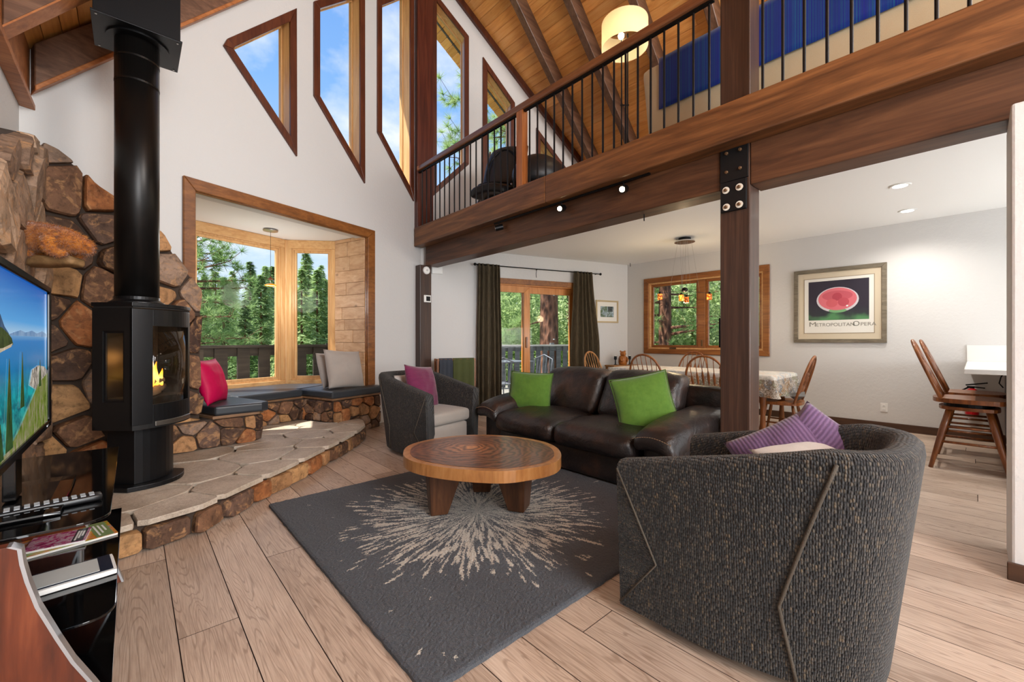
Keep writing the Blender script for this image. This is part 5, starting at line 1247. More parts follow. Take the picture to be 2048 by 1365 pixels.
# outlets and small wall devices
ou = thing('wall_outlet', 'white electrical outlet low on the wall under the poster', 'outlet', (XR, .791, .285))
MB().b2((-.008, -.036, -.058), (0, .036, .058)).build('plate', MWHT, ou, bevel=.003)
for z in (-.022, .022):
    r_ = MB().b2((-.011, -.017, z-.015), (-.007, .017, z+.015)).build('socket', MWHT, ou, bevel=.003)
    for y in (-.006, .006): MB().b2((-.0115, y-.001, z-.004), (-.0105, y+.001, z+.006)).build('slot', MBLK, r_)
sd_ = thing('smoke_detector', 'round white detector high on the dark wall pillar', 'detector', (3.345, 5.66, 2.235))
MB().lathe([(.058, 0), (.058, .02), (.04, .032)], 28, M=Matrix.Rotation(PI/2, 4, 'X')).build('body', MWHT, sd_, smooth=False)
MB().lathe([(.018, .032), (.018, .036)], 16, M=Matrix.Rotation(PI/2, 4, 'X')).build('sensor', m_plain('sensor_grey', S(190, 190, 188), .5), sd_)
tm = thing('thermostat', 'small white thermostat on the dark wall pillar', 'thermostat', (3.36, 5.66, 1.80))
MB().b2((-.06, -.022, -.055), (.06, 0, .055)).build('body', MWHT, tm, bevel=.006); MB().b2((-.025, -.025, -.035), (.045, -.021, .035)).build('display', MBLK, tm)
vt = thing('wall_vent', 'white louvred chime box beside the wall pillar', 'vent', (*PR(3.60, 0, 0)[:2], 2.275), -math.atan(SL))
MB().b2((-.085, -.035, -.055), (.085, -.001, .055)).build('case', MWHT, vt, bevel=.004)
for i in range(6): MB().b2((-.07, -.040, -.045+i*.016), (.07, -.034, -.038+i*.016)).build('louvre', MWHT, vt)
# console with carved bear
cs = thing('console_table', 'narrow pale console in the dining corner', 'console', (6.80, 4.40, 0), -math.atan(SL))
MB().box((0, 0, .69), (.66, .28, .03)).build('table_top', MOAKL, cs, bevel=.004)
for x in (-.3, .3):
    for y in (-.11, .11): MB().box((x, y, .337), (.035, .035, .675)).build('leg', MOAKL, cs)
be = thing('bear_carving', 'small carved wooden bear on the dining corner console', 'carving', (6.80, 4.42, .706), math.radians(-35))
MBEAR = m_wood('carved_wood', S(122, 66, 22), S(168, 100, 40), S(196, 128, 62), 2, 30, 4, .5, .1, .3, .02)
bm_ = MB().lathe([(.07, 0), (.082, .05), (.078, .12), (.06, .16), (.05, .17)], 18).build('body', MBEAR, be, smooth=True)
MB().ball((0, -.012, .205), (.055, .055, .05), 16, 10).ball((0, -.062, .19), (.026, .03, .022), 10, 8).ball((.042, 0, .25), .018, 10, 7).ball((-.042, 0, .25), .018, 10, 7).build('head', MBEAR, be, smooth=True)
for x in (-.06, .06): MB().tube([(x, -.03, .13), (x*1.05, -.075, .09), (x*.7, -.10, .075)], [.024, .022, .018], 10).build('paw', MBEAR, be, smooth=True)
for x, y, lb in ((6.68, 4.50, 'black candle holder beside the bear, curtain side'), (6.97, 4.38, 'black candle holder beside the bear, window side')):
    t = thing('candle_holder', lb, 'candle holder', (x, y, .706), 0, 'candle holders on the console'); MB().lathe([(.03, 0), (.03, .006), (.012, .012), (.01, .09), (.026, .10), (.026, .16)], 14).build('holder', MBLK, t); MB().lathe([(.016, .16), (.016, .175)], 12).build('candle', MWHT, t)
# ================================================================ breakfast bar and stools
bar = thing('breakfast_bar', 'white-topped breakfast bar with dark cabinet front', 'counter', (6.0, -1.0, 0))
MB().b2((-.85, -.9, .875), (1.22, 1.06, .915)).build('countertop', m_plain('white_quartz', S(228, 226, 222), .25), bar, bevel=.004)
MB().b2((-.62, -.9, 0), (1.22, .76, .875)).build('cabinet', m_plain('charcoal_cabinet', S(52, 50, 54), .45), bar, bevel=.003)
for i in range(3): MB().b2((-.58+i*.6, .76, .12), (-.02+i*.6, .775, .84)).build('cabinet_panel', m_plain('charcoal_panel', S(58, 56, 60), .45), bar, bevel=.003)
MB().b2((1.222, .0, .915), (1.238, 1.06, 1.10)).build('backsplash', m_plain('white_tile', S(232, 230, 226), .25), bar)
MB().tube([(.2, .80, .87), (.2, .83, .80), (.22, .84, .74), (.2, .815, .70)], .005, 6).build('cord', MBLK, bar)
MSTOOL = m_wood('stool_wood', S(84, 44, 18), S(122, 68, 30), S(152, 94, 48), 2, 14, 8, .35, .25, .06, .06)
def make_stool(label):
    t = thing('bar_stool', label, 'stool', group='bow-back bar stools')
    MB().zp(seat_poly(.46, .46), .595, .635).build('seat', MSTOOL, t, bevel=.012)
    MB().lathe([(.16, .56), (.16, .592)], 24).build('swivel', MBLK, t)
    MB().zp(scale_poly(seat_poly(.38, .38), 0, 0, 1), .53, .56).build('under_seat', MSTOOL, t, bevel=.006)
    bow(t, .215, .625, .53, -.17, .20, MSTOOL, 5)
    ft = []
    for x in (-1, 1):
        for y in (-1, 1):
            a, b = Vector((x*.12, y*.12, .535)), Vector((x*.225, y*.235, 0)); s_ = lambda u: a+(b-a)*u; ft.append((a, b))
            MB().tube([s_(u) for u in (0, .3, .6, 1)], [.022, .026, .022, .016], 10).build('leg', MSTOOL, t, smooth=True)
    mid = lambda i, u: ft[i][0]+(ft[i][1]-ft[i][0])*u
    for i, j, us in ((0, 1, (.30, .55)), (2, 3, (.30, .55)), (0, 2, (.42, .72)), (1, 3, (.36, .66))):
        for u in us: MB().tube([mid(i, u), mid(j, u)], .011, 8).build('rung', MSTOOL, t, smooth=True)
    return t
s0 = make_stool('bow-back bar stool nearer the living room'); s0.location = (5.62, .035, 0); s0.rotation_euler = (0, 0, math.radians(180))
s1 = copytree(s0); s1.location = (6.30, .02, 0); s1['label'] = 'bow-back bar stool behind, nearer the dining wall'
fe = thing('fire_extinguisher', 'red fire extinguisher on the wall behind the stools', 'fire extinguisher', (7.16, .02, .28))
MB().lathe([(.05, 0), (.056, .02), (.056, .27), (.04, .31), (.02, .325)], 20).build('cylinder', m_plain('extinguisher_red', S(178, 14, 24), .3), fe, smooth=False)
MB().lathe([(.02, .325), (.022, .35)], 12).build('valve', MBLK, fe); MB().bar((0, .05, .36), (0, -.12, .395), .02, .014).build('lever', MBLK, fe); MB().bar((0, .04, .345), (0, -.10, .335), .02, .012).build('carry_handle', MBLK, fe)
MB().tube([(0, .02, .34), (-.04, .08, .30), (-.05, .085, .2), (-.05, .06, .12)], .009, 8).build('hose', MBLK, fe, smooth=True)
# ================================================================ loft
lr = thing('loft_railing', 'loft railing with wooden handrail and black metal balusters', 'railing', (3.25, 2, 2.885))
MRAIL = m_wood('handrail_wood', S(78, 44, 27), S(114, 70, 44), S(142, 94, 60), 1, 12, 14, .32, .3, .06, .04)
def rl(mb, nm, m, **k): o = mb.build(nm, m, None, **k); W(o, lr); return o
rl(MB().b2((3.205, 1.32, 3.735), (3.295, 5.70, 3.81)), 'handrail', MRAIL, bevel=.018, seg=3)
rl(MB().b2((3.205, -1.5, 3.735), (3.295, 1.105, 3.81)), 'handrail', MRAIL, bevel=.018, seg=3)
for y0, y1 in ((1.32, 3.38), (3.48, 5.70), (-1.5, 1.105)): rl(MB().b2((3.235, y0, 3.715), (3.265, y1, 3.733)), 'top_bar', MBLK)
rl(MB().b2((3.215, 3.38, 2.885), (3.30, 3.48, 3.735)), 'newel_post', m_wood('newel_wood', S(120, 62, 26), S(158, 92, 44), S(182, 118, 66), 2, 12, 10, .4, .2, .06, .02), bevel=.004)
y = 1.354-.1215*3
bal = None; ys = []
i = -22
for i in range(-22, 38):
    y = 1.354+.1215*i
    if y > 5.66 or (1.08 < y < 1.33) or (3.36 < y < 3.50) or y < -1.3: continue
    if bal is None:
        bal = MB().lathe([(.0095, 0), (.0095, .83)], 8, (0, y-2, 0)).build('baluster', MBLK, lr); bal['y0'] = y
    else:
        c = bal.copy(); COL.objects.link(c); c.location = (0, y-bal['y0'], 0)
del bal['y0']
# floor lamp
fl2 = thing('floor_lamp', 'loft floor lamp with a lit cream drum shade', 'lamp', (4.13, 2.66, 2.872))
for x in (-.035, .035): MB().lathe([(.008, .02), (.008, 1.76)], 8, (x*.72, -x*.67, 0)).build('rod', MBLK, fl2)
for z in (.45, .95): MB().bar((-.035, .033, z), (.035, -.033, z), .012, .012).build('cross_bar', MBLK, fl2)
MB().lathe([(.14, 0), (.14, .02)], 28).build('base', MBLK, fl2)
nsd = NT('lamp_shade_linen'); nsd.col(S(236, 222, 190)).set(.8); tl_ = nsd.n('ShaderNodeBsdfTranslucent'); tl_.inputs[0].default_value = S(246, 226, 184); mx_ = nsd.n('ShaderNodeMixShader'); mx_.inputs[0].default_value = .55
nsd.l(nsd.b.outputs[0], mx_.inputs[1]); nsd.l(tl_.outputs[0], mx_.inputs[2]); nsd.l(mx_.outputs[0], nsd.out.inputs['Surface'])
MB().grid(lambda a, b: Vector((.255*math.cos(2*PI*a), .255*math.sin(2*PI*a), 1.60+.28*b)), 40, 1).build('shade', nsd.m, fl2, smooth=True)
for k in range(3): MB().tube([(0, 0, 1.76), (.25*math.cos(k*2.09), .25*math.sin(k*2.09), 1.76)], .003, 6).build('spider_arm', MBLK, fl2)
for k in range(2): MB().ball((.07*(1 if k else -1), 0, 1.70), .035, 14, 10).build('bulb', m_plain('bulb_glow', (1, 1, 1, 1), .4, emit=(1, .86, .6, 1), estr=9), fl2, smooth=True)
ll = bpy.data.lights.new('lamp_glow', 'POINT'); ll.energy = 7; ll.color = (1, .80, .52); ll.shadow_soft_size = .1
llo = bpy.data.objects.new('lamp_glow', ll); COL.objects.link(llo); llo.parent = fl2; llo.location = (0, 0, 1.68)
# loft sofa with blanket
ls = thing('loft_sofa', 'cream slipcovered sofa seen from behind in the loft', 'sofa', (4.25, .75, 2.872))
MSLIP = _fabric('cream_slipcover', S(176, 160, 128), S(206, 192, 162), 200, .9, .2, .2)
lean = lambda q, h: Vector((q.x-.10*(1-(q.z/h.z+1)/2)+.10, q.y*(1+.04*(1-(q.z/h.z+1)/2)*-2), q.z))
sharp(MB().rbox((-.20, 0, .60), (.20, 3.2, 1.02), .06, 14, fn=lambda q, h: Vector((q.x+.0*q.z, q.y-(.10 if q.y > 0 else -.10)*(1-(q.z/h.z+1)/2), q.z))).build('back', MSLIP, ls), 60)
sharp(MB().rbox((.30, 0, .26), (.85, 3.0, .42), .06, 10).build('seat', MSLIP, ls), 60)
for y in (-1.42, 1.42): sharp(MB().rbox((.30, y, .38), (.9, .2, .62), .07, 10).build('arm', MSLIP, ls), 60)
def m_blanket():
    n = NT('blue_striped_blanket'); v = n.coord('Object', (1, 60, 1)); s_ = n.n('ShaderNodeSeparateXYZ'); n.l(v, s_.inputs[0])
    cb = n.n('ShaderNodeCombineXYZ'); n.l(s_.outputs['Y'], cb.inputs[0])
    f = n.noise(cb.outputs[0], 1.0, 5, .85); k = n.noise(n.coord('Object', (60, 60, 8)), 1, 2)
    c = n.ramp(f, [(.25, S(16, 96, 120)), (.36, S(18, 40, 140)), (.44, S(10, 90, 120)), (.48, S(22, 38, 150)), (.54, S(16, 28, 120)), (.57, S(20, 130, 140)), (.60, S(26, 52, 180)), (.68, S(14, 90, 96)), (.74, S(120, 40, 130))])
    c = n.mix(n.math('MULTIPLY', k, .2), c, S(12, 20, 90)); n.col(c).set(.85, spec=.2, sheen=.3); n.bump(k, .3, .004); return n.m
MBLU = m_blanket()
def blk(y0, y1, label, zlow):
    P = lambda a, b: Vector((4.25, .75, 2.872))+Vector((-.312 if b < .42 else (-.312+.224*(b-.42)/.16 if b < .58 else -.088), y0+(y1-y0)*a, (zlow+(1.118-zlow)*(b/.42)) if b < .42 else (1.118 if b < .58 else 1.118-.5*(b-.58)/.42)))+Vector((-.012-.008*abs(math.sin(a*23)), 0, .004))
    o = MB().grid(P, 40, 24).build('blue_blanket', MBLU, None, smooth=True); s = o.modifiers.new('thick', 'SOLIDIFY'); s.thickness = .006; tag(o, label, 'blanket', 'blue blankets on the loft sofa')
blk(-1.5, 1.38, 'blue striped woven blanket over the loft sofa back', .60)
pf = thing('side_pouf', 'small pale pouf on the loft floor beside the sofa', 'pouf', (4.45, 2.72, 2.872))
MB().lathe([(.16, 0), (.17, .03), (.17, .40), (.155, .43), (.05, .44)], 28).build('body', m_plain('taupe_pouf', S(146, 136, 122), .8), pf, smooth=False)
MB().lathe([(.172, .38), (.176, .40), (.172, .42)], 28).build('rim', MWHT, pf)
# black folding lounge chairs in the loft
MFOAM = m_plain('black_vinyl_pad', S(30, 31, 34), .42, bump=.1, bscale=80)
def saucer(label, loc, rz, back=True):
    t = thing('lounge_chair', label, 'chair', loc, rz, 'black loft chairs')
    def pad(M, w, h, nm):
        sharp(MB().rbox((0, 0, 0), (w, .10, h), .045, 12, fn=lambda q, hh: Vector((q.x*(1-.25*(abs(q.z/hh.z))**3), q.y-.05*(1-(q.x/hh.x)**2), q.z)), M=M).build(nm, MFOAM, t), 60)
        o = MB().tube([(M @ Vector((w*.36*math.cos(a), -.10, h*.40*math.sin(a)))) for a in [2*PI*i/28 for i in range(28)]], .012, 8, closed=True).build('pad_seam', MBLK, t, smooth=True)
    pad(Matrix.Translation((0, .16, .60)) @ Matrix.Rotation(math.radians(-22), 4, 'X'), .56, .80, 'back_pad')
    pad(Matrix.Translation((0, -.16, .26)) @ Matrix.Rotation(math.radians(-78), 4, 'X'), .54, .52, 'seat_pad')
    for x in (-.27, .27):
        MB().tube([(x, .33, 1.0), (x, .14, .46), (x, -.12, .16), (x, -.38, .02)], .014, 8).build('frame_tube', MCHROME, t, smooth=True)
        MB().tube([(x, .30, .02), (x, .05, .24), (x, -.3, .30)], .014, 8).build('frame_tube', MCHROME, t, smooth=True)
    return t
saucer('tall black padded lounge chair behind the loft railing', (3.84, 4.50, 2.872), math.radians(-62)).scale = (1.1, 1.1, 1.14)
rd = thing('round_ottoman', 'round black padded chair beside the newel post', 'chair', (3.86, 3.74, 2.872), math.radians(-20))
sharp(MB().ball((0, 0, .36), (.36, .32, .30), 24, 12, fn=lambda p: Vector((p.x, p.y+.12*max(0, p.z), p.z if p.z > -.12 else -.12))).build('bowl_pad', MFOAM, rd), 60)
MB().tube([(.34*math.cos(a), -.02+.28*math.sin(a), .30+.20*math.sin(a)) for a in [2*PI*i/32 for i in range(32)]], .02, 8, closed=True).build('rim', MBLK, rd, smooth=True)
for a in (.6, 2.2, 3.8, 5.4): MB().tube([(.2*math.cos(a), .2*math.sin(a), .26), (.3*math.cos(a), .3*math.sin(a), 0)], .012, 8).build('leg', MBLK, rd)
# ================================================================ lamps on the beam and in the bay
tk = thing('track_light', 'black track with three spot heads under the fascia beam', 'track light', (3.29, 3, 2.595))
MB().b2((-.012, -1.13, -.016), (.012, .95, 0)).build('track', MBLK, tk)
for y, lit in ((.87, 0), (-.13, 1), (-.87, 1)):
    hd = MB().tube([(0, y, -.016), (0, y, -.055)], .007, 8).build('stem', MBLK, tk)
    d = Vector((-.9, -.25, -.35)).normalized() if lit else Vector((-.75, .55, -.25)).normalized(); c = Vector((0, y, -.07))
    MB().tube([c-d*.05, c+d*.045], .034, 16).build('spot_head', MBLK, tk, smooth=False)
    if lit:
        MB().tube([c+d*.0455, c+d*.048], .024, 16).build('bulb_face', m_plain('spot_glow', (1, 1, 1, 1), .4, emit=(1, .78, .48, 1), estr=30), tk)
        l = bpy.data.lights.new('spot', 'SPOT'); l.energy = 14; l.spot_size = math.radians(95); l.spot_blend = .7; l.color = (1, .8, .55); l.shadow_soft_size = .02
        o = bpy.data.objects.new('spot', l); COL.objects.link(o); o.parent = tk; o.location = c+d*.06; o.rotation_euler = d.to_track_quat('-Z', 'Y').to_euler()
    else: MB().tube([c+d*.0455, c+d*.048], .019, 16).build('bulb_face', MCHROME, tk)
hk = MB().tube([(3.47, 2.03, 2.31), (3.47, 2.03, 2.28), (3.46, 2.025, 2.262), (3.47, 2.03, 2.25)], .005, 6).build('ceiling_hook', MBLK, None); tag(hk, 'small black hook under the main beam', 'hook')
hk2 = MB().tube([(7.1, 4.45, 2.65), (7.1, 4.45, 2.62), (7.09, 4.44, 2.60), (7.1, 4.45, 2.585)], .005, 6).build('ceiling_hook', MBLK, None); tag(hk2, 'small hook in the ceiling corner over the dining window', 'hook')
bp = thing('bay_pendant', 'small pendant lamp with amber glass dish in the bay', 'pendant light', (1.31, 6.05, 2.578))
MB().lathe([(.012, -.03), (.085, -.022), (.088, -.012), (.05, 0)], 28).build('canopy', m_plain('satin_nickel', S(190, 188, 186), .3, .9), bp, smooth=False)
MB().tube([(0, 0, -.02), (0, 0, -.62)], .0022, 6).build('cord', MBLK, bp)
MB().lathe([(.006, -.60), (.008, -.615), (.034, -.635), (.036, -.64)], 16).build('cap', m_plain('copper_cap', S(120, 66, 40), .4, .7), bp)
MB().lathe([(.018, -.69), (.02, -.64)], 14).build('socket', m_glass('clear_bulb', (.98, .96, .9, 1)), bp)
MB().lathe([(.062, -.722), (.066, -.71), (.03, -.695)], 24).build('amber_dish', m_plain('amber_dish', S(226, 132, 10), .2, emit=S(230, 140, 20), estr=.5), bp)
bl_ = bpy.data.lights.new('bay_glow', 'POINT'); bl_.energy = 14; bl_.color = (1, .98, .95); bl_.shadow_soft_size = .2
blo = bpy.data.objects.new('bay_glow', bl_); COL.objects.link(blo); blo.parent = bp; blo.location = (0, 0, -.80)
# ================================================================ outdoors
def m_leaf(name, c1, c2, c3, tr=.35, ns=.9):
    n = NT(name); v = n.coord('Object', (1, 1, 1), rand=7); f = n.noise(v, ns, 4, .7); r_ = n.rand()
    c = n.ramp(n.math('ADD', n.math('MULTIPLY', f, .75), n.math('MULTIPLY', r_, .25)), [(.32, c1), (.5, c2), (.68, c3)])
    n.col(c).set(.7, spec=.25); tl = n.n('ShaderNodeBsdfTranslucent'); n.l(c, tl.inputs[0]); mx = n.n('ShaderNodeMixShader'); mx.inputs[0].default_value = tr
    n.l(n.b.outputs[0], mx.inputs[1]); n.l(tl.outputs[0], mx.inputs[2]); n.l(mx.outputs[0], n.out.inputs['Surface']); return n.m
MCON = m_leaf('conifer_green', S(96, 124, 76), S(164, 190, 126), S(224, 232, 180), .55, 2.6)
MNEED = m_leaf('pine_needles', S(104, 138, 82), S(150, 180, 114), S(198, 216, 154), .5)
MLEAF = m_leaf('leaf_green', S(116, 144, 88), S(172, 194, 130), S(220, 230, 184), .5)
def _bark():
    n = NT('pine_bark'); v = n.coord('Object', (1, 1, .35)); d = n.vor(v, 11); f = n.noise(v, 30, 4, .7)
    c = n.ramp(n.math('ADD', n.math('MULTIPLY', d, .8), n.math('MULTIPLY', f, .4)), [(.25, S(52, 34, 26)), (.5, S(96, 62, 46)), (.8, S(136, 92, 70))]); n.col(c).set(.9); n.bump(d, 1.0, .05); return n.m
MBARK = _bark()
rt = random.Random(17)
gnd = MB(); 
def gz(x, y): 
    r_ = math.hypot(x-3, y-5); return -1.2-min(6.5, max(0, r_-5)*.24)+max(0, r_-60)*.10+noise.noise(Vector((x*.12, y*.12, 0)))*.4
gnd.grid(lambda a, b: Vector((-60+150*a, -30+170*b, gz(-60+150*a, -30+170*b))), 60, 60)
def _grass():
    n = NT('forest_floor'); c = n.ramp(n.noise(n.coord(), .6, 6, .7), [(.35, S(70, 76, 40)), (.5, S(110, 122, 62)), (.66, S(150, 142, 100))]); n.col(c).set(.95); return n.m
struct(gnd.build('ground', _grass(), None, smooth=True, recalc=False), 'sloping forest ground outside', 'ground')
# deck and its railings
MDECK = m_wood('deck_brown', S(44, 36, 30), S(64, 54, 44), S(84, 72, 60), 0, 8, 8, .7, 0, .1, .06)
MDECKG = m_wood('deck_grey', S(76, 78, 80), S(100, 102, 104), S(126, 128, 130), 0, 8, 8, .7, 0, .1, .06)
def prow_off(x, o): return (x-NX*o, wy(x)+NY*o) if x < 3.36 else (x+NX*o, wy(x)+NY*o)
dk = struct(MB().zp([PL(-3.0, 0, .25)[:2], PL(3.36, 0, .25)[:2], PR(3.36, 0, .25)[:2], PR(9.5, 0, .25)[:2], PR(9.5, 0, 4.4)[:2], (3.36+.0, 5.84+4.6), PL(-3.0, 0, 2.8)[:2]], -.24, -.12).build('floor_deck', m_wood('deck_boards', S(120, 116, 110), S(150, 146, 138), S(172, 168, 160), 1, 8, 8, .8)), 'wooden deck outside', 'floor')
def railing(label, p, q, zt, bw_, sp_, m, mtop):
    P, Q = Vector(p), Vector(q); L = (Q-P).length; d = (Q-P)/L; rz = math.atan2(d.y, d.x)
    t = thing('deck_railing', label, 'railing', (P.x, P.y, -.12), rz, 'deck railings'); h_ = zt+.12
    MB().b2((0, -.07, h_-.04), (L, .07, h_)).build('top_rail', mtop, t); MB().b2((0, .0, h_-.17), (L, .035, h_-.04)).build('rail_board', m, t)
    MB().b2((0, .0, .10), (L, .035, .20)).build('lower_board', m, t)
    n_ = int(L/sp_); b0 = None
    for i in range(n_):
        x = (i+.5)*sp_
        if b0 is None: b0 = MB().b2((0, -.028, .02), (bw_, 0, h_-.045)).build('baluster', m, t); b0.location.x = x
        else: c = b0.copy(); COL.objects.link(c); c.location.x = x
    for x in (0, L/2, L): MB().box((x, .06, h_/2+.02), (.1, .1, h_+.06)).build('post', m, t)
railing('dark brown deck railing beyond the bay window', PL(-1.6, 0, 2.35)[:2], (PL(3.36, 0, 2.35)[0]+.6, PL(3.36, 0, 2.35)[1]+.2), 1.085, .18, .32, MDECK, MDECK)
railing('brown deck railing across the sliding door view', (3.2, 9.55), (6.95, 8.62), 1.05, .13, .205, MDECK, MDECK)
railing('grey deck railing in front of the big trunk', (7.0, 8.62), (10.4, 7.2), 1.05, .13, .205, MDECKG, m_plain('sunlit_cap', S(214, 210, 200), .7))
# patio set
MPAT = m_plain('grey_patio_metal', S(120, 124, 132), .5, .4)
pt = thing('patio_table', 'grey metal mesh table on the deck', 'table', (6.05, 6.95, -.12))
MB().zp([(-.55, -.4), (.55, -.4), (.55, .4), (-.55, .4)], .80, .83).build('table_top', MPAT, pt, bevel=.01)
for x in (-.45, .45):
    for y in (-.3, .3): MB().tube([(x, y, 0), (x*.8, y*.8, .4), (x, y, .8)], .016, 8).build('leg', MPAT, pt, smooth=True)
def patio_chair(label, loc, rz):
    t = thing('patio_chair', label, 'chair', loc, rz, 'metal patio chairs')
    MB().zp([(-.24, -.24), (.24, -.24), (.24, .24), (-.24, .24)], .42, .435).build('seat', MPAT, t, bevel=.006)
    MB().tube([(-.24, .24, .43), (-.25, .32, .85), (0, .35, .95), (.25, .32, .85), (.24, .24, .43)], .014, 8).build('back_hoop', MPAT, t, smooth=True)
    for i in range(5): x = -.16+.08*i; MB().tube([(x, .24, .43), (x, .335, .92-.3*abs(x))], .006, 6).build('back_rod', MPAT, t)
    for x in (-.22, .22):
        for y in (-.22, .22): MB().tube([(x*.95, y*.95, .42), (x*1.1, y*1.1, 0)], .013, 8).build('leg', MPAT, t)
patio_chair('metal patio chair in front of the patio table', (5.36, 6.36, -.12), math.radians(160)); patio_chair('metal patio chair at the patio table end by the trunk', (6.85, 6.75, -.12), math.radians(-80))
# conifers
def conifer_mesh(seed, H=10.0, Rm=1.9):
    rr = random.Random(seed); mb = MB(); lv = 64
    for i in range(lv):
        f = i/(lv-1); z = H*(.06+.93*f); rad = Rm*(1-f)**.85*rr.uniform(.8, 1.12)+.06; nb = int(13-7*f)
        for b in range(nb):
            a = rr.uniform(0, 2*PI); ca, sa = math.cos(a), math.sin(a); L = rad*rr.uniform(.7, 1.1); dr = rr.uniform(.18, .4)
            for k in range(5):
                u = .25+.75*k/4; r0 = L*u; cz = z-dr*r0+rr.uniform(-.06, .06); w = (.09*Rm*(1.2-u*.7))*rr.uniform(.6, 1.2); ln = .13*Rm*rr.uniform(.6, 1.3)
                tx, ty = -sa, ca
                for sg in (-1, 1):
                    dx_, dy_ = ca*.6+tx*sg*.8, sa*.6+ty*sg*.8; zt = cz-rr.uniform(.0, .16)
                    p0 = (ca*r0, sa*r0, cz); p1 = (ca*r0+dx_*ln+ca*.05, sa*r0+dy_*ln, zt); p2 = (ca*r0+ca*w*.8, sa*r0+sa*w*.8, cz-.02); p3 = (ca*r0-ca*w*.4, sa*r0-sa*w*.4, cz+.03)
                    kk = len(mb.v); mb.v += [p0, p1, p2, p3]; mb.f += [(kk+3, kk, kk+1), (kk, kk+2, kk+1)]
    return mb
protos = []
for s_ in range(4):
    t = thing('conifer_tree', 'x', 'tree', (0, 0, -50)); conifer_mesh(40+s_, 10, (1.7, 2.1, 1.5, 1.9)[s_]).build('crown', MCON, t, recalc=False)
    MB().lathe([(.16, -.6), (.13, 1), (.03, 9.6)], 8).build('trunk', MBARK, t); protos.append(t)
def ray2(px): 
    t = (px-1024)/838; c, s_ = math.cos(math.radians(42.168)), math.sin(math.radians(42.168)); return (s_+t*c, c-t*s_)
used = set()
def put_con(k, x, y, h_, label, group):
    t = protos[k] if k not in used else copytree(protos[k]); used.add(k)
    zb = gz(x, y)-.2; s_ = h_/10; t.location = (x, y, zb); t.scale = (s_*1.0, s_*1.0, s_); t.rotation_euler = (0, 0, rt.uniform(0, 6.28)); t['label'] = label; t['group'] = group
for row, (d0, tb_, tv_) in enumerate(((26, 575, 30), (34, 552, 26), (44, 540, 22), (58, 545, 18))):
    px = 330+row*9
    while px < 1180:
        if 690 < px < 930: px += 60; continue
        d = d0*rt.uniform(.9, 1.12); rx, ry = ray2(px); x, y = rx*d, ry*d
        top = tb_+rt.uniform(-tv_, tv_)-(28 if 590 < px < 640 else 0); zt = 1.15+(682.5-top)/838*d
        put_con(rt.randrange(4), x, y, (zt-gz(x, y)+.2)*1.0, ('tall green conifer seen through the wide bay window', 'tall green conifer seen through the narrow angled bay window', 'green conifer far behind the sliding door')[0 if px < 572 else 1 if px < 700 else 2], ('conifers beyond the wide bay window', 'conifers beyond the narrow bay window', 'conifers behind the sliding door')[0 if px < 572 else 1 if px < 700 else 2]); px += rt.uniform(30, 46)*(1 if px < 680 else 1.6)
# long-needled pines close to the house
def tuft(mb, c, d, n_, L, rr):
    d = Vector(d).normalized(); 
    for _ in range(n_):
        v = (d*rr.uniform(.2, 1.0)+Vector((rr.gauss(0, .6), rr.gauss(0, .6), rr.gauss(0, .55)))).normalized()*L*rr.uniform(.7, 1.1)
        s_ = v.cross(Vector((rr.random()-.5, rr.random()-.5, rr.random()-.5))).normalized()*.0065
        k = len(mb.v); c_ = Vector(c); mb.v += [tuple(c_-s_), tuple(c_+s_), tuple(c_+v)]; mb.f.append((k, k+1, k+2))
def pine(name, label, base, th, tr, branches, seed, L=.2, nt=34, per=13):
    t = thing(name, label, 'tree', base); rr = random.Random(seed); cr2 = MB(); wd = MB()
    for (z, a, ln, up) in branches:
        d = Vector((math.cos(a), math.sin(a), up)); pts = [Vector((0, 0, z))+d*ln*u+Vector((0, 0, -.10*ln*u*u+.05*ln*u**4)) for u in (0, .25, .5, .75, 1)]
        wd.tube(pts, [.035*ln**.5, .028*ln**.5, .02, .014, .008], 6)
        for i in range(int(per*ln)):
            u = rr.uniform(.25, 1.0)**.8; k = min(3, int(u*4)); p = pts[k]+(pts[k+1]-pts[k])*(u*4-k)
            sd3 = Vector((rr.gauss(0, .16), rr.gauss(0, .16), rr.gauss(.02, .10)))*ln**.5
            wd.tube([p, p+sd3], .005, 4, cap=False); tuft(cr2, p+sd3, sd3.normalized()*.7+d*.5+Vector((0, 0, .3)), nt, L, rr)
    o = cr2.build('needles', MNEED, t, recalc=False); wd.build('branches', MBARK, t)
    if tr: MB().lathe([(tr*1.15, -1.6), (tr, 0), (tr*.93, 2), (tr*.8, 5), (tr*.25, th)], 20).build('trunk', MBARK, t, smooth=True)
    return t
rb = random.Random(2)
rx, ry = ray2(352); ang = math.atan2(-.6713, .7412)
pine('pine_tree', 'near pine with long needles at the bay window edge', (rx*9.5, ry*9.5, -1.2), 12, .2,
     [(z, ang+rb.uniform(-.7, .7), rb.uniform(.8, 1.5)*(1 if z < 4.2 else .9), rb.uniform(-.15, .25)) for z in [1.6+.16*i for i in range(19)]]+[(4.75, ang+.1, 1.75, .12)], 5)
rx, ry = ray2(1098)
big = pine('pine_tree', 'big red-barked pine trunk outside the sliding door', (rx*12.6, ry*12.6, -1.2), 22, .31,
     [(z, rb.uniform(0, 6.28), rb.uniform(1.6, 2.8), rb.uniform(-.1, .2)) for z in [6.2+.35*i for i in range(14)]]+[(z, ang+PI+rb.uniform(-.25, .25), ln, u) for z, ln, u in ((7.6, 3.3, .1), (8.6, 3.4, .08), (9.6, 3.0, .1), (10.4, 2.6, .15), (6.9, 2.6, -.05), (3.0, 1.3, -.2))], 6, .30, 60, 12)
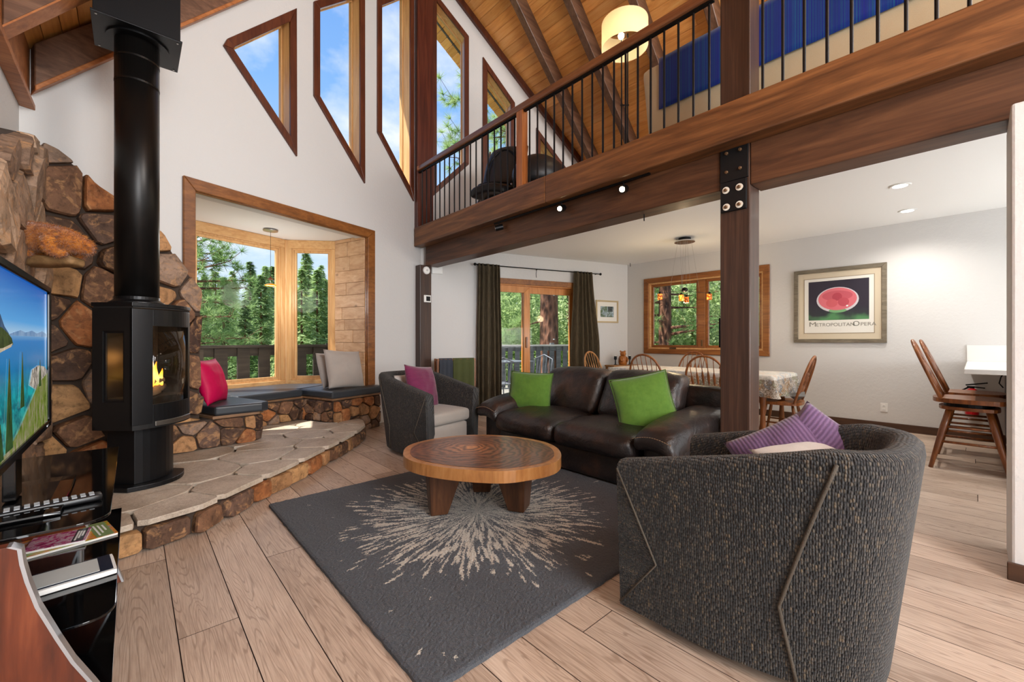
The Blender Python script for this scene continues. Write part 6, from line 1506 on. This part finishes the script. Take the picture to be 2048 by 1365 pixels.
for z in (2.05, 3.35, 1.75): MB().box((-.10, -.29, z+.35), (.10, .02, .03), .4).build('tag_plate', MWHT, big)
for px, d, s_, lb in ((1330, 10.4, 7, 'pine outside the dining window, corner side'), (1480, 11.5, 8, 'pine outside the dining window behind the pillar')):
    rx, ry = ray2(px)
    pine('pine_tree', lb, (rx*d, ry*d, -1.2), 14, .17, [(1.3+.17*i, rb.uniform(0, 6.28), rb.uniform(.8, 1.7), rb.uniform(-.2, .25)) for i in range(24)], s_, .2, 34, 12)
# leafy trees
def leafy_mesh(seed):
    rr = random.Random(seed); mb = MB(); cl = [Vector((rr.gauss(0, .9), rr.gauss(0, .9), rr.uniform(.6, 4.2))) for _ in range(46)]
    for c in cl:
        for _ in range(110):
            p = c+Vector((rr.gauss(0, .3), rr.gauss(0, .3), rr.gauss(0, .26))); n_ = Vector((rr.gauss(0, 1), rr.gauss(0, 1), rr.gauss(.6, 1))).normalized(); a = n_.orthogonal().normalized()*rr.uniform(.03, .07); b = n_.cross(a)*.8
            k = len(mb.v); mb.v += [tuple(p-a), tuple(p+b), tuple(p+a), tuple(p-b)]; mb.f.append((k, k+1, k+2, k+3))
    return mb
lp_ = []
for s_ in range(3):
    t = thing('leafy_tree', 'x', 'tree'); leafy_mesh(60+s_).build('foliage', MLEAF, t, recalc=False); MB().lathe([(.08, -2), (.06, 1), (.02, 3.6)], 8).build('trunk', MBARK, t); lp_.append(t)
k = 0
for px, d, sc, g in [(960, 15, 1.1, 0), (1000, 17, 1.2, 0), (1035, 15, 1.0, 0), (1062, 18, 1.3, 0), (1135, 17, 1.25, 0), (1165, 15, 1.1, 0), (1270, 13, 1.1, 1), (1305, 14.5, 1.2, 1), (1345, 13, 1.15, 1), (1380, 15, 1.2, 1), (1415, 13.5, 1.1, 1), (1450, 15, 1.2, 1), (1500, 13.5, 1.15, 1), (1545, 14, 1.2, 1), (1180, 21, 1.5, 0), (1020, 22, 1.5, 0), (1100, 22, 1.5, 0), (1330, 18, 1.5, 1), (1420, 18, 1.5, 1), (1520, 18, 1.5, 1)]:
    rx, ry = ray2(px); t = lp_[k] if k < 3 else copytree(lp_[k % 3]); k += 1
    t.location = (rx*d, ry*d, -1.6 if d < 17 else -1.2); t.scale = (sc, sc, sc); t.rotation_euler = (0, 0, rt.uniform(0, 6))
    t['label'] = ('bright green leafy tree beyond the deck railing', 'bright green leafy tree outside the dining window')[g]; t['group'] = ('leafy trees beyond the deck', 'leafy trees outside the dining window')[g]
